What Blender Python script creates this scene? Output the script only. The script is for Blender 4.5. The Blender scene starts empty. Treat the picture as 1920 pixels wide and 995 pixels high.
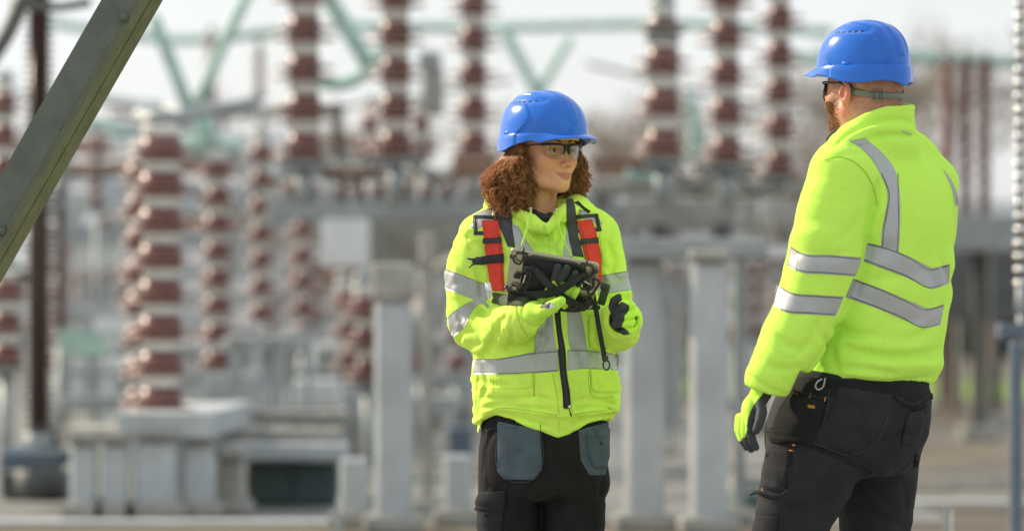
import bpy, math, random
import numpy as np
from mathutils import Vector, Matrix
rnd = random.Random(7)
nr = np.random.RandomState(11)
scn = bpy.context.scene
COL = scn.collection
# ------------------------------------------------------------------ camera
FPX = 8000.0; D0 = 8000.0 / 690.0; CH = 1.12; HZ = 620.0     # focal length in 1920-wide pixels, metres to the woman, eye height, horizon row
cam = bpy.data.cameras.new('camera'); camo = bpy.data.objects.new('camera', cam); COL.objects.link(camo)
camo.location = (0, -D0, CH); camo.rotation_euler = (math.radians(90), 0, 0)
cam.sensor_width = 36.0; cam.lens = FPX * 36.0 / 1920.0
cam.shift_y = (HZ - 497.5) / 1920.0
cam.clip_start = 0.5; cam.clip_end = 3000
cam.dof.use_dof = True; cam.dof.focus_distance = D0 - 0.28; cam.dof.aperture_fstop = 2.5
scn.camera = camo
# ------------------------------------------------------------------ world, sun, exposure
SUN_EL, SUN_AZ = 33.0, -62.0      # azimuth: degrees from +Y (away from the camera), negative to the left
wd = bpy.data.worlds.new('World'); scn.world = wd; wd.use_nodes = True
nt = wd.node_tree; nt.nodes.clear()
wo = nt.nodes.new('ShaderNodeOutputWorld'); bg = nt.nodes.new('ShaderNodeBackground')
sky = nt.nodes.new('ShaderNodeTexSky'); sky.sky_type = 'NISHITA'; sky.sun_disc = False
sky.sun_elevation = math.radians(SUN_EL); sky.sun_rotation = math.radians(SUN_AZ)
sky.air_density = 1.0; sky.dust_density = 3.5; sky.ozone_density = 1.0
tc = nt.nodes.new('ShaderNodeTexCoord'); mp = nt.nodes.new('ShaderNodeMapping'); mp.inputs['Scale'].default_value = (1, 1, 3.0)
nz = nt.nodes.new('ShaderNodeTexNoise'); nz.inputs['Scale'].default_value = 2.2; nz.inputs['Detail'].default_value = 6; nz.inputs['Roughness'].default_value = .6
cr = nt.nodes.new('ShaderNodeValToRGB'); cr.color_ramp.elements[0].position = .30; cr.color_ramp.elements[0].color = (.55, .55, .55, 1)
cr.color_ramp.elements[1].position = .62; cr.color_ramp.elements[1].color = (.97, .97, .97, 1)
mx = nt.nodes.new('ShaderNodeMixRGB'); mx.inputs['Color2'].default_value = (5.1, 5.3, 5.45, 1)
L = nt.links.new
L(tc.outputs['Generated'], mp.inputs['Vector']); L(mp.outputs['Vector'], nz.inputs['Vector']); L(nz.outputs['Fac'], cr.inputs['Fac'])
L(cr.outputs['Color'], mx.inputs['Fac']); L(sky.outputs['Color'], mx.inputs['Color1']); L(mx.outputs['Color'], bg.inputs['Color'])
bg.inputs['Strength'].default_value = 0.14; L(bg.outputs['Background'], wo.inputs['Surface'])
sl = bpy.data.lights.new('sun', 'SUN'); so = bpy.data.objects.new('sun', sl); COL.objects.link(so)
sl.energy = 4.0; sl.angle = math.radians(0.6); sl.color = (1.0, 0.87, 0.67)
_e, _a = math.radians(SUN_EL), math.radians(SUN_AZ)
SUNV = Vector((math.sin(_a) * math.cos(_e), math.cos(_a) * math.cos(_e), math.sin(_e)))
so.rotation_euler = SUNV.to_track_quat('Z', 'Y').to_euler(); so.location = (-5, 5, 12)
scn.view_settings.view_transform = 'Standard'; scn.view_settings.look = 'None'
scn.view_settings.gamma = 1; scn.view_settings.exposure = 0.50
scn.cycles.use_denoising = True
scn.cycles.max_bounces = 6; scn.cycles.diffuse_bounces = 3; scn.cycles.glossy_bounces = 3; scn.cycles.transmission_bounces = 4; scn.cycles.transparent_max_bounces = 8
scn.cycles.sample_clamp_indirect = 6
# ------------------------------------------------------------------ helpers: pixels to metres, tags, meshes
f32 = np.float32
def W(px, py, y=0.0):
    D = y + D0
    return np.array(((px - 960.0) * D / FPX, y, CH + (HZ - py) * D / FPX))
def tag(o, label=None, cat=None, group=None, kind=None):
    if label: o['label'] = label
    if cat: o['category'] = cat
    if group: o['group'] = group
    if kind: o['kind'] = kind
    return o
def empty(name, loc, rz=0.0):
    o = bpy.data.objects.new(name, None); COL.objects.link(o); o.location = loc; o.rotation_euler = (0, 0, rz); o.empty_display_size = .1
    return o
def mesh_np(name, V, Fq, smooth=True):
    """V (n,3); Fq: (m,4)/(m,3) int array or list of such arrays"""
    V = np.asarray(V, f32)
    if not isinstance(Fq, (list, tuple)): Fq = [Fq]
    Fq = [np.asarray(a, np.int32) for a in Fq if len(a)]
    me = bpy.data.meshes.new(name)
    nl = sum(a.size for a in Fq); nf = sum(len(a) for a in Fq)
    me.vertices.add(len(V)); me.vertices.foreach_set('co', V.ravel())
    me.loops.add(nl); me.loops.foreach_set('vertex_index', np.concatenate([a.ravel() for a in Fq]))
    st = np.concatenate([np.full(len(a), a.shape[1]) for a in Fq]); 
    me.polygons.add(nf); me.polygons.foreach_set('loop_start', (np.cumsum(st) - st).astype(np.int32))
    me.polygons.foreach_set('loop_total', st.astype(np.int32))
    me.polygons.foreach_set('use_smooth', np.full(nf, smooth))
    me.update(calc_edges=True); me.validate()
    return me
def rootloc(p):
    while p.parent is not None: p = p.parent
    return np.array(p.location)
def obj(name, V, Fq, m, parent=None, smooth=True, attrs=None):
    V = np.asarray(V, float)
    if parent is not None: V = V - rootloc(parent)
    me = mesh_np(name, V, Fq, smooth)
    if m is not None: me.materials.append(m)
    if attrs:
        for k, a in attrs.items():
            at = me.attributes.new(k, 'FLOAT', 'POINT'); at.data.foreach_set('value', np.asarray(a, f32))
    o = bpy.data.objects.new(name, me); COL.objects.link(o)
    if parent is not None: o.parent = parent
    return o
def link(name, me, parent=None, loc=None, rot=None, sc=None):
    o = bpy.data.objects.new(name, me); COL.objects.link(o)
    if parent is not None: o.parent = parent
    if loc is not None: o.location = loc
    if rot is not None: o.rotation_euler = rot
    if sc is not None: o.scale = sc
    return o
# ------------------------------------------------------------------ materials
def mat(name, col, rough=.6, metal=0.0, spec=.5, var=0.0, vscale=8.0, col2=None, bump=0.0, bscale=200.0, bdist=.001, sheen=0.0, coat=0.0, noise_rough=0.0,
        attr=None, attr_col=None, attr_rough=None, sss=0.0, bump2=0.0, b2scale=20.0, stretch=(1, 1, 1)):
    m = bpy.data.materials.new(name); m.use_nodes = True; t = m.node_tree; n = t.nodes; l = t.links.new
    b = n['Principled BSDF']; b.inputs['Base Color'].default_value = (*col, 1); b.inputs['Roughness'].default_value = rough
    b.inputs['Metallic'].default_value = metal; b.inputs['Specular IOR Level'].default_value = spec
    if sheen: b.inputs['Sheen Weight'].default_value = sheen; b.inputs['Sheen Roughness'].default_value = .5; b.inputs['Sheen Tint'].default_value = (*col, 1)
    if coat: b.inputs['Coat Weight'].default_value = coat; b.inputs['Coat Roughness'].default_value = .05
    if sss: b.inputs['Subsurface Weight'].default_value = sss; b.inputs['Subsurface Radius'].default_value = (1.0, .35, .2); b.inputs['Subsurface Scale'].default_value = .006
    tcn = n.new('ShaderNodeTexCoord'); mpn = n.new('ShaderNodeMapping'); mpn.inputs['Scale'].default_value = stretch
    l(tcn.outputs['Object'], mpn.inputs['Vector'])
    last = None
    if var:
        nn = n.new('ShaderNodeTexNoise'); nn.inputs['Scale'].default_value = vscale; nn.inputs['Detail'].default_value = 6; nn.inputs['Roughness'].default_value = .62
        l(mpn.outputs['Vector'], nn.inputs['Vector'])
        rp = n.new('ShaderNodeValToRGB'); rp.color_ramp.elements[0].position = .35; rp.color_ramp.elements[1].position = .65
        c2 = col2 if col2 else tuple(max(0, c * (1 - var)) for c in col)
        rp.color_ramp.elements[0].color = (*c2, 1); rp.color_ramp.elements[1].color = (*tuple(min(1, c * (1 + (0 if col2 else var * .5))) for c in col), 1)
        l(nn.outputs['Fac'], rp.inputs['Fac']); last = rp.outputs['Color']
    if attr:
        for a_, c_ in zip(attr if isinstance(attr, (list, tuple)) else [attr], attr_col if isinstance(attr_col, list) else [attr_col]):
            an = n.new('ShaderNodeAttribute'); an.attribute_name = a_
            mi = n.new('ShaderNodeMixRGB'); mi.inputs['Color1'].default_value = (*col, 1); mi.inputs['Color2'].default_value = (*c_, 1)
            if last is not None: l(last, mi.inputs['Color1'])
            l(an.outputs['Fac'], mi.inputs['Fac']); last = mi.outputs['Color']
            if attr_rough is not None:
                mr = n.new('ShaderNodeMapRange'); mr.inputs['To Min'].default_value = rough; mr.inputs['To Max'].default_value = attr_rough
                l(an.outputs['Fac'], mr.inputs['Value']); l(mr.outputs['Result'], b.inputs['Roughness'])
    if last is not None: l(last, b.inputs['Base Color'])
    bo = None
    if bump2:
        n2 = n.new('ShaderNodeTexNoise'); n2.inputs['Scale'].default_value = b2scale; n2.inputs['Detail'].default_value = 3
        l(mpn.outputs['Vector'], n2.inputs['Vector'])
        bb = n.new('ShaderNodeBump'); bb.inputs['Strength'].default_value = bump2; bb.inputs['Distance'].default_value = .006
        l(n2.outputs['Fac'], bb.inputs['Height']); bo = bb
    if bump:
        n2 = n.new('ShaderNodeTexNoise'); n2.inputs['Scale'].default_value = bscale; n2.inputs['Detail'].default_value = 3
        l(mpn.outputs['Vector'], n2.inputs['Vector'])
        bb = n.new('ShaderNodeBump'); bb.inputs['Strength'].default_value = bump; bb.inputs['Distance'].default_value = bdist
        l(n2.outputs['Fac'], bb.inputs['Height'])
        if bo is not None: l(bo.outputs['Normal'], bb.inputs['Normal'])
        bo = bb
    if bo is not None: l(bo.outputs['Normal'], b.inputs['Normal'])
    if noise_rough:
        n3 = n.new('ShaderNodeTexNoise'); n3.inputs['Scale'].default_value = 14; l(mpn.outputs['Vector'], n3.inputs['Vector'])
        mr = n.new('ShaderNodeMapRange'); mr.inputs['To Min'].default_value = rough; mr.inputs['To Max'].default_value = min(1, rough + noise_rough)
        l(n3.outputs['Fac'], mr.inputs['Value']); l(mr.outputs['Result'], b.inputs['Roughness'])
    return m
# ------------------------------------------------------------------ lattice noise
_lat = nr.rand(32, 32, 32).astype(f32) * 2 - 1
def noise3(X, Y, Z, fr, off=0.0):
    x = X * fr + off; y = Y * fr + off * 1.7; z = Z * fr + off * .3
    xi = np.floor(x).astype(int); yi = np.floor(y).astype(int); zi = np.floor(z).astype(int)
    u = x - xi; v = y - yi; w = z - zi
    u = u * u * (3 - 2 * u); v = v * v * (3 - 2 * v); w = w * w * (3 - 2 * w)
    r = 0
    for a in (0, 1):
        for b in (0, 1):
            for c in (0, 1):
                r = r + _lat[(xi + a) & 31, (yi + b) & 31, (zi + c) & 31] * (u if a else 1 - u) * (v if b else 1 - v) * (w if c else 1 - w)
    return r
def crom(P, n):
    """smooth curve through the rows of P, n samples"""
    P = np.asarray(P, float)
    if len(P) == 1: return np.repeat(P, n, 0)
    d = np.linalg.norm(np.diff(P[:, :min(3, P.shape[1])], axis=0), axis=1) + 1e-9
    s = np.concatenate([[0], np.cumsum(d)]); s /= s[-1]
    t = np.linspace(0, 1, n); out = np.zeros((n, P.shape[1]))
    m = np.gradient(P, s, axis=0) if len(P) > 2 else np.repeat((P[1:] - P[:1]) / 1.0, 2, 0)
    k = np.clip(np.searchsorted(s, t, side='right') - 1, 0, len(P) - 2)
    h = (s[k + 1] - s[k])[:, None]; u = ((t - s[k]) / (s[k + 1] - s[k]))[:, None]
    return (2*u**3-3*u**2+1)*P[k] + (u**3-2*u**2+u)*h*m[k] + (-2*u**3+3*u**2)*P[k+1] + (u**3-u**2)*h*m[k+1]
# ------------------------------------------------------------------ distance-field modelling on a grid
def smin(a, b, k):
    if k <= 0: return np.minimum(a, b)
    h = np.clip(.5 + .5 * (b - a) / k, 0, 1); return b + (a - b) * h - k * h * (1 - h)
def smax(a, b, k): return -smin(-a, -b, k)
class Field:
    def __init__(s, lo, hi, h):
        s.lo = np.array(lo, float); s.h = h; s.n = np.ceil((np.array(hi) - s.lo) / h).astype(int) + 1
        s.ax = [(s.lo[i] + h * np.arange(s.n[i])).astype(f32) for i in range(3)]
        s.F = np.full(s.n, .3, f32); s.M = None
    def sl(s, lo, hi):
        a = np.clip(np.floor((np.array(lo) - s.lo) / s.h).astype(int), 0, s.n); b = np.clip(np.ceil((np.array(hi) - s.lo) / s.h).astype(int) + 1, 0, s.n)
        q = tuple(slice(a[i], b[i]) for i in range(3))
        return q, s.ax[0][q[0]][:, None, None], s.ax[1][q[1]][None, :, None], s.ax[2][q[2]][None, None, :]
    def op(s, fn, lo, hi, k=0.0, kind='u'):
        q, X, Y, Z = s.sl(lo, hi)
        if 0 in s.F[q].shape: return
        d = fn(X, Y, Z).astype(f32)
        A = s.F[q]
        s.F[q] = smin(A, d, k) if kind == 'u' else smax(A, -d, k) if kind == 's' else smax(A, d, k) if kind == 'i' else A + d
    # --- round cone chain in world metres
    def chain(s, P, R, k=.01, n=0, kind='u', sq=None, mrg=.05):
        P = np.asarray(P, float); R = np.asarray(R, float) if np.ndim(R) else np.full(len(P), float(R))
        if n: q = crom(np.c_[P, R], n); P = q[:, :3]; R = q[:, 3]
        def fn(X, Y, Z):
            d = None
            for i in range(len(P) - 1):
                a, b = P[i], P[i + 1]; ba = b - a; L2 = float(ba @ ba) + 1e-12
                x, y, z = X - f32(a[0]), Y - f32(a[1]), Z - f32(a[2])
                t = np.clip((x * f32(ba[0]) + y * f32(ba[1]) + z * f32(ba[2])) * f32(1 / L2), 0, 1)
                x = x - t * f32(ba[0]); y = y - t * f32(ba[1]); z = z - t * f32(ba[2])
                r2 = x * x + y * y + z * z
                if sq is not None:
                    ax, fct = sq; c = x * f32(ax[0]) + y * f32(ax[1]) + z * f32(ax[2]); r2 = r2 + f32(fct * fct - 1) * c * c
                e = np.sqrt(r2) - (f32(R[i]) + f32(R[i + 1] - R[i]) * t)
                d = e if d is None else np.minimum(d, e)
            return d
        m = R.max() + mrg + k
        s.op(fn, P.min(0) - m, P.max(0) + m, k, kind)
    def ell(s, c, r, k=.01, M=None, kind='u', mrg=.04):
        c = np.asarray(c, float); r = np.asarray(r, float); M_ = np.eye(3) if M is None else np.asarray(M)
        def fn(X, Y, Z):
            x, y, z = X - f32(c[0]), Y - f32(c[1]), Z - f32(c[2])
            u = [(x * f32(M_[0, i]) + y * f32(M_[1, i]) + z * f32(M_[2, i])) for i in range(3)]
            k0 = np.sqrt(sum((u[i] / f32(r[i])) ** 2 for i in range(3))); k1 = np.sqrt(sum((u[i] / f32(r[i] ** 2)) ** 2 for i in range(3))) + 1e-6
            return k0 * (k0 - 1) / k1
        m = r.max() + mrg + k; s.op(fn, c - m, c + m, k, kind)
    def sections(s, S, k=.02, rot=0.0, p=2.3, zmarg=0.0, cap=.012):
        """S rows: z, cx, cy, a, b (sorted by z)"""
        S = np.array(sorted(S), float); T = crom_z(S, 160)
        cr_, sr_ = math.cos(rot), math.sin(rot)
        def fn(X, Y, Z):
            z = Z.ravel(); I = [np.interp(z, T[:, 0], T[:, j]).astype(f32)[None, None, :] for j in range(1, 5)]
            x = X - I[0]; y = Y - I[1]; u = x * f32(cr_) + y * f32(sr_); v = -x * f32(sr_) + y * f32(cr_)
            q = (np.abs(u / I[2]) ** p + np.abs(v / I[3]) ** p) ** (1 / p)
            d = (q - 1) * np.minimum(I[2], I[3])
            return smax(smax(d, Z - f32(S[-1, 0]), cap), f32(S[0, 0]) - Z, cap)
        a = max(S[:, 3].max(), S[:, 4].max()) + .05
        s.op(fn, (S[:, 1].min() - a, S[:, 2].min() - a, S[0, 0] - .05), (S[:, 1].max() + a, S[:, 2].max() + a, S[-1, 0] + .05), k)
    def crease(s, P, w, dep, asym=0.0):
        """push the surface in (dep>0) or out (dep<0) along a 3D polyline"""
        P = np.asarray(P, float)
        P = crom(P, max(4, 3 * len(P))) if len(P) > 2 else P
        T = np.linspace(0, 1, len(P)); A = np.sin(np.pi * np.clip(T * .9 + .05, 0, 1)) ** .6
        def fn(X, Y, Z):
            best = None
            for i in range(len(P) - 1):
                a, b = P[i], P[i + 1]; ba = b - a; L2 = float(ba @ ba) + 1e-12
                x, y, z = X - f32(a[0]), Y - f32(a[1]), Z - f32(a[2])
                t = np.clip((x * f32(ba[0]) + y * f32(ba[1]) + z * f32(ba[2])) * f32(1 / L2), 0, 1)
                x = x - t * f32(ba[0]); y = y - t * f32(ba[1]); z = z - t * f32(ba[2])
                e = np.exp(-(x * x + y * y + z * z) / f32(w * w)) * (f32(A[i]) + f32(A[i + 1] - A[i]) * t)
                best = e if best is None else np.maximum(best, e)
            return best * f32(dep)
        m = 2.6 * w; s.op(fn, P.min(0) - m, P.max(0) + m, 0, 'add')
    def fold(s, pts, w, dep):
        """crease along a line given in picture pixels, laid on the surface"""
        q = crom(np.asarray(pts, float), max(3, 2 * len(pts))); P, ok = s.cast(q[:, 0], q[:, 1])
        if ok.sum() >= 2: s.crease(P[ok], w, dep)
    def noise(s, amp, fr, off=0.0, st=(1, 1, 1), band=.03):
        m = np.abs(s.F) < band; I = np.nonzero(m)
        s.F[m] += (amp * noise3(s.ax[0][I[0]] * st[0], s.ax[1][I[1]] * st[1], s.ax[2][I[2]] * st[2], fr, off)).astype(f32)
    def ridged(s, amp, fr, off=0.0, st=(1, 1, 1), band=.03):
        m = np.abs(s.F) < band; I = np.nonzero(m); x, y, z = s.ax[0][I[0]] * st[0], s.ax[1][I[1]] * st[1], s.ax[2][I[2]] * st[2]
        n = noise3(x + .02 * noise3(x, y, z, fr * 1.7, off), y, z, fr, off); s.F[m] += (amp * (.25 - np.abs(n)) * (noise3(x, y, z, fr * .35, off + 3) > -.15) * np.clip(noise3(x, y, z, fr * .35, off + 3) + .15, 0, .4) * 2.5).astype(f32)
    def at(s, P):
        q = (np.asarray(P, float) - s.lo) / s.h; q = np.clip(q, 0, np.array(s.n) - 1.001); i = q.astype(int); f = q - i; r = 0
        for a in (0, 1):
            for b in (0, 1):
                for c in (0, 1):
                    r = r + s.F[i[..., 0] + a, i[..., 1] + b, i[..., 2] + c] * (f[..., 0] if a else 1 - f[..., 0]) * (f[..., 1] if b else 1 - f[..., 1]) * (f[..., 2] if c else 1 - f[..., 2])
        return r
    def grad(s, P, e=None):
        e = e or s.h * 1.5; g = np.stack([s.at(P + np.eye(3)[i] * e) - s.at(P - np.eye(3)[i] * e) for i in range(3)], -1)
        return g / (np.linalg.norm(g, axis=-1, keepdims=True) + 1e-9)
    def march(s, O, Dv, tmax, outward=False, n=160):
        """first sign change along O + t*Dv"""
        O = np.asarray(O, float); Dv = np.asarray(Dv, float)
        t = np.linspace(0, tmax, n); v = np.stack([s.at(O + Dv * ti) for ti in t], 0)
        sg = (v > 0) if outward else (v <= 0)
        hit = sg.any(0); k = np.argmax(sg, 0); k0 = np.maximum(k - 1, 0)
        a = np.take_along_axis(v, k0[None], 0)[0]; b = np.take_along_axis(v, k[None], 0)[0]
        u = np.where(np.abs(a - b) > 1e-9, a / (a - b + 1e-12), 0); u = np.clip(u, 0, 1)
        tt = t[k0] + (t[k] - t[k0]) * u
        return O + Dv * tt[..., None], hit, tt
    def cast(s, px, py):
        px = np.asarray(px, float); py = np.asarray(py, float)
        y0, y1 = s.lo[1], s.lo[1] + s.h * (s.n[1] - 1)
        a = np.stack([(px - 960) * (y0 + D0) / FPX, np.full(px.shape, y0), CH + (HZ - py) * (y0 + D0) / FPX], -1)
        b = np.stack([(px - 960) * (y1 + D0) / FPX, np.full(px.shape, y1), CH + (HZ - py) * (y1 + D0) / FPX], -1)
        P, ok, _ = s.march(a, b - a, 1.0)
        return P, ok
    def mesh(s, F=None):
        F = s.F if F is None else F; n = np.array(F.shape) - 1
        S = F < 0
        c = np.zeros(n, np.int8)
        for a in (0, 1):
            for b in (0, 1):
                for d in (0, 1): c += S[a:a + n[0], b:b + n[1], d:d + n[2]]
        act = (c > 0) & (c < 8); I = np.stack(np.nonzero(act), -1); idx = np.full(n, -1, np.int32); idx[act] = np.arange(len(I))
        pos = np.zeros((len(I), 3)); cnt = np.zeros(len(I))
        cor = [(a, b, d) for a in (0, 1) for b in (0, 1) for d in (0, 1)]
        vals = {q: F[I[:, 0] + q[0], I[:, 1] + q[1], I[:, 2] + q[2]].astype(float) for q in cor}
        for q in cor:
            for ax in range(3):
                if q[ax] == 0:
                    r = list(q); r[ax] = 1; r = tuple(r); va, vb = vals[q], vals[r]; cr_ = (va < 0) != (vb < 0)
                    t = np.where(cr_, va / (va - vb + 1e-20), 0); p = np.tile(np.array(q, float), (len(I), 1)); p[:, ax] = t
                    pos[cr_] += p[cr_]; cnt[cr_] += 1
        V = s.lo + (I + pos / cnt[:, None]) * s.h
        Q = []
        for ax in range(3):
            o1, o2 = [(1, 2), (2, 0), (0, 1)][ax]
            sa = [slice(None)] * 3; sb = [slice(None)] * 3; sa[ax] = slice(0, -1); sb[ax] = slice(1, None)
            for o in (o1, o2): sa[o] = slice(1, -1); sb[o] = slice(1, -1)
            A, B = S[tuple(sa)], S[tuple(sb)]; X = np.nonzero(A != B); E = np.stack(X, -1); E[:, o1] += 1; E[:, o2] += 1
            e1 = np.zeros(3, int); e1[o1] = 1; e2 = np.zeros(3, int); e2[o2] = 1
            g = lambda P: idx[P[:, 0], P[:, 1], P[:, 2]]
            q = np.stack([g(E), g(E - e1), g(E - e1 - e2), g(E - e2)], -1)
            flip = ~A[X]; q[flip] = q[flip][:, ::-1]; Q.append(q)
        return V, np.concatenate(Q)
def crom_z(S, n):
    z = S[:, 0]; t = np.linspace(z[0], z[-1], n); m = np.gradient(S, z, axis=0); k = np.clip(np.searchsorted(z, t, side='right') - 1, 0, len(z) - 2)
    h = (z[k + 1] - z[k])[:, None]; u = ((t - z[k]) / (z[k + 1] - z[k]))[:, None]
    return (2*u**3-3*u**2+1)*S[k] + (u**3-2*u**2+u)*h*m[k] + (-2*u**3+3*u**2)*S[k+1] + (u**3-u**2)*h*m[k+1]
# ------------------------------------------------------------------ sheets laid on a surface
def slab(G, N, th, under=.004, closed=False, edge=.35):
    """G (r,c,3) surface points, N normals: a thin closed slab; closed joins the rows round into a ring"""
    r, c = G.shape[:2]; e = np.full((r, c), th)
    e[:, 0] *= edge; e[:, -1] *= edge
    if not closed: e[0] *= edge; e[-1] *= edge
    top = G + N * e[..., None]; bot = G - N * under
    V = np.concatenate([top.reshape(-1, 3), bot.reshape(-1, 3)]); o = r * c
    idx = np.arange(o).reshape(r, c); rr = r if closed else r - 1
    Q = []
    a = idx; b = np.roll(idx, -1, 0)
    q = np.stack([a[:rr, :-1], a[:rr, 1:], b[:rr, 1:], b[:rr, :-1]], -1).reshape(-1, 4); Q += [q, q[:, ::-1] + o]
    for col, fl in ((0, 1), (c - 1, 0)):
        q = np.stack([a[:rr, col], b[:rr, col], b[:rr, col] + o, a[:rr, col] + o], -1); Q.append(q if fl == 0 else q[:, ::-1])
    if not closed:
        for row, fl in ((0, 0), (r - 1, 1)):
            q = np.stack([idx[row, :-1], idx[row, 1:], idx[row, 1:] + o, idx[row, :-1] + o], -1); Q.append(q if fl == 0 else q[:, ::-1])
    return V, np.concatenate(Q)
def strip(fld, rows, name, m, parent, th=.0015, nr_=None, nc=None, bridge=0, under=.004, off=0.0, sub=None, straight=False):
    """rows of (Lx,Ly,Rx,Ry) picture pixels, laid on the field's surface"""
    R = np.asarray(rows, float)
    Ln = np.linalg.norm(np.diff((R[:, :2] + R[:, 2:]) / 2, axis=0), axis=1).sum(); Wd = np.linalg.norm(R[:, :2] - R[:, 2:], axis=1).max()
    a = nr_ or int(max(6, Ln / 3)); c = nc or int(max(4, Wd / 3))
    if straight:
        s_ = np.r_[0, np.cumsum(np.linalg.norm(np.diff(R, axis=0), axis=1))]; t_ = np.union1d(np.linspace(0, s_[-1], a), s_); R = np.stack([np.interp(t_, s_, R[:, j]) for j in range(4)], 1)
    else: R = crom(R, a)
    a = len(R)
    t = np.linspace(0, 1, c)[None, :]
    px = R[:, 0:1] * (1 - t) + R[:, 2:3] * t; py = R[:, 1:2] * (1 - t) + R[:, 3:4] * t
    P, ok = fld.cast(px.ravel(), py.ravel()); Y = P[:, 1].reshape(a, c); ok = ok.reshape(a, c)
    if not ok.all():
        Yf = np.where(ok, Y, np.nan)
        for _ in range(400):
            if not np.isnan(Yf).any(): break
            pd = np.pad(Yf, 1, constant_values=np.nan)
            st = np.stack([pd[:-2, 1:-1], pd[2:, 1:-1], pd[1:-1, :-2], pd[1:-1, 2:]])
            import warnings
            with warnings.catch_warnings():
                warnings.simplefilter('ignore'); mn = np.nanmean(st, 0)
            Yf = np.where(np.isnan(Yf), mn, Yf)
        Y = np.nan_to_num(Yf, nan=float(np.nanmean(Y)))
    Y0 = Y.copy()
    for _ in range(bridge):
        pd = np.pad(Y, 1, mode='edge'); Y = np.minimum(Y0, (pd[:-2, 1:-1] + pd[2:, 1:-1] + pd[1:-1, :-2] + pd[1:-1, 2:]) / 4)
    Y = Y - off
    D = Y + D0; G = np.stack([(px - 960) * D / FPX, Y, CH + (HZ - py) * D / FPX], -1)
    du = np.gradient(G, axis=0); dv = np.gradient(G, axis=1); N = np.cross(du, dv); N /= np.linalg.norm(N, axis=-1, keepdims=True) + 1e-12
    N = np.where((N[..., 1:2] > 0), -N, N)
    V, Q = slab(G, N, th, under)
    # orientation
    return obj(name, V, Q, m, parent)
def ring(fld, C, nrm, width, name, m, parent, r0=.02, rmax=.13, th=.0032, n=96, nc=10, tilt=None, ph0=0.0, ph1=2 * math.pi, up=(0, 0, 1)):
    """band round a limb: casts outward from C in the plane with normal nrm"""
    C = np.asarray(C, float); nrm = np.asarray(nrm, float); nrm /= np.linalg.norm(nrm)
    e1 = np.cross(nrm, (0.3, .9, .1)); e1 /= np.linalg.norm(e1); e2 = np.cross(nrm, e1)
    closed = abs(ph1 - ph0 - 2 * math.pi) < 1e-6
    ph = np.linspace(ph0, ph1, n, endpoint=not closed); s = np.linspace(-.5, .5, nc) * width
    d = np.cos(ph)[:, None] * e1 + np.sin(ph)[:, None] * e2
    z = s[None, :, None] * nrm + (0 if tilt is None else np.array([tilt(p_) for p_ in ph])[:, None, None] * nrm)
    O = C + z + np.zeros((n, nc, 3)); Dv = np.repeat(d[:, None, :], nc, 1)
    P, hit, t = fld.march(O.reshape(-1, 3), Dv.reshape(-1, 3), rmax, outward=True, n=90)
    t = np.where(hit, t, rmax).reshape(n, nc)
    P = O + Dv * t[..., None]
    du = (np.roll(P, -1, 0) - np.roll(P, 1, 0)) if closed else np.gradient(P, axis=0)
    N = np.cross(du, np.gradient(P, axis=1)); N /= np.linalg.norm(N, axis=-1, keepdims=True) + 1e-12
    if (N * Dv).sum() < 0: N = -N
    V, Q = slab(P, N, th, .004, closed)
    return obj(name, V, Q, m, parent)
def tube(P, r, ns=8, n=0, caps=True, sq=1.0):
    P = np.asarray(P, float); r = np.full(len(P), float(r)) if np.ndim(r) == 0 else np.asarray(r, float)
    if n: q = crom(np.c_[P, r], n); P = q[:, :3]; r = q[:, 3]
    T = np.gradient(P, axis=0); T /= np.linalg.norm(T, axis=1, keepdims=True) + 1e-12
    u = np.cross(T[0], (0, 0, 1)); u = np.cross(T[0], (0, 1, 0)) if np.linalg.norm(u) < .1 else u; U = []
    for t in T: u = u - t * (u @ t); u /= np.linalg.norm(u) + 1e-12; U.append(u)
    U = np.array(U); Wv = np.cross(T, U); a = np.linspace(0, 2 * np.pi, ns, endpoint=False)
    V = P[:, None] + r[:, None, None] * (np.cos(a)[None, :, None] * U[:, None] + sq * np.sin(a)[None, :, None] * Wv[:, None])
    m_ = len(P); idx = np.arange(m_ * ns).reshape(m_, ns); j = np.roll(idx, -1, 1)
    Q = np.stack([idx[:-1], j[:-1], j[1:], idx[1:]], -1).reshape(-1, 4); V = V.reshape(-1, 3)
    if caps:
        V = np.concatenate([V, P[:1], P[-1:]]); c0, c1 = len(V) - 2, len(V) - 1
        t0 = np.stack([idx[0], np.full(ns, c0), np.full(ns, c0), j[0]], -1)
        tr = [np.stack([j[0], idx[0], np.full(ns, c0)], -1), np.stack([idx[-1], j[-1], np.full(ns, c1)], -1)]
        return V, [Q] + tr
    return V, [Q]
def join(parts):
    Vs, Fs, o = [], {3: [], 4: []}, 0
    for V, F in parts:
        F = F if isinstance(F, (list, tuple)) else [F]
        for a in F: Fs[np.asarray(a).shape[1]].append(np.asarray(a) + o)
        Vs.append(V); o += len(V)
    return np.concatenate(Vs), [np.concatenate(v) for v in Fs.values() if v]
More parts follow.
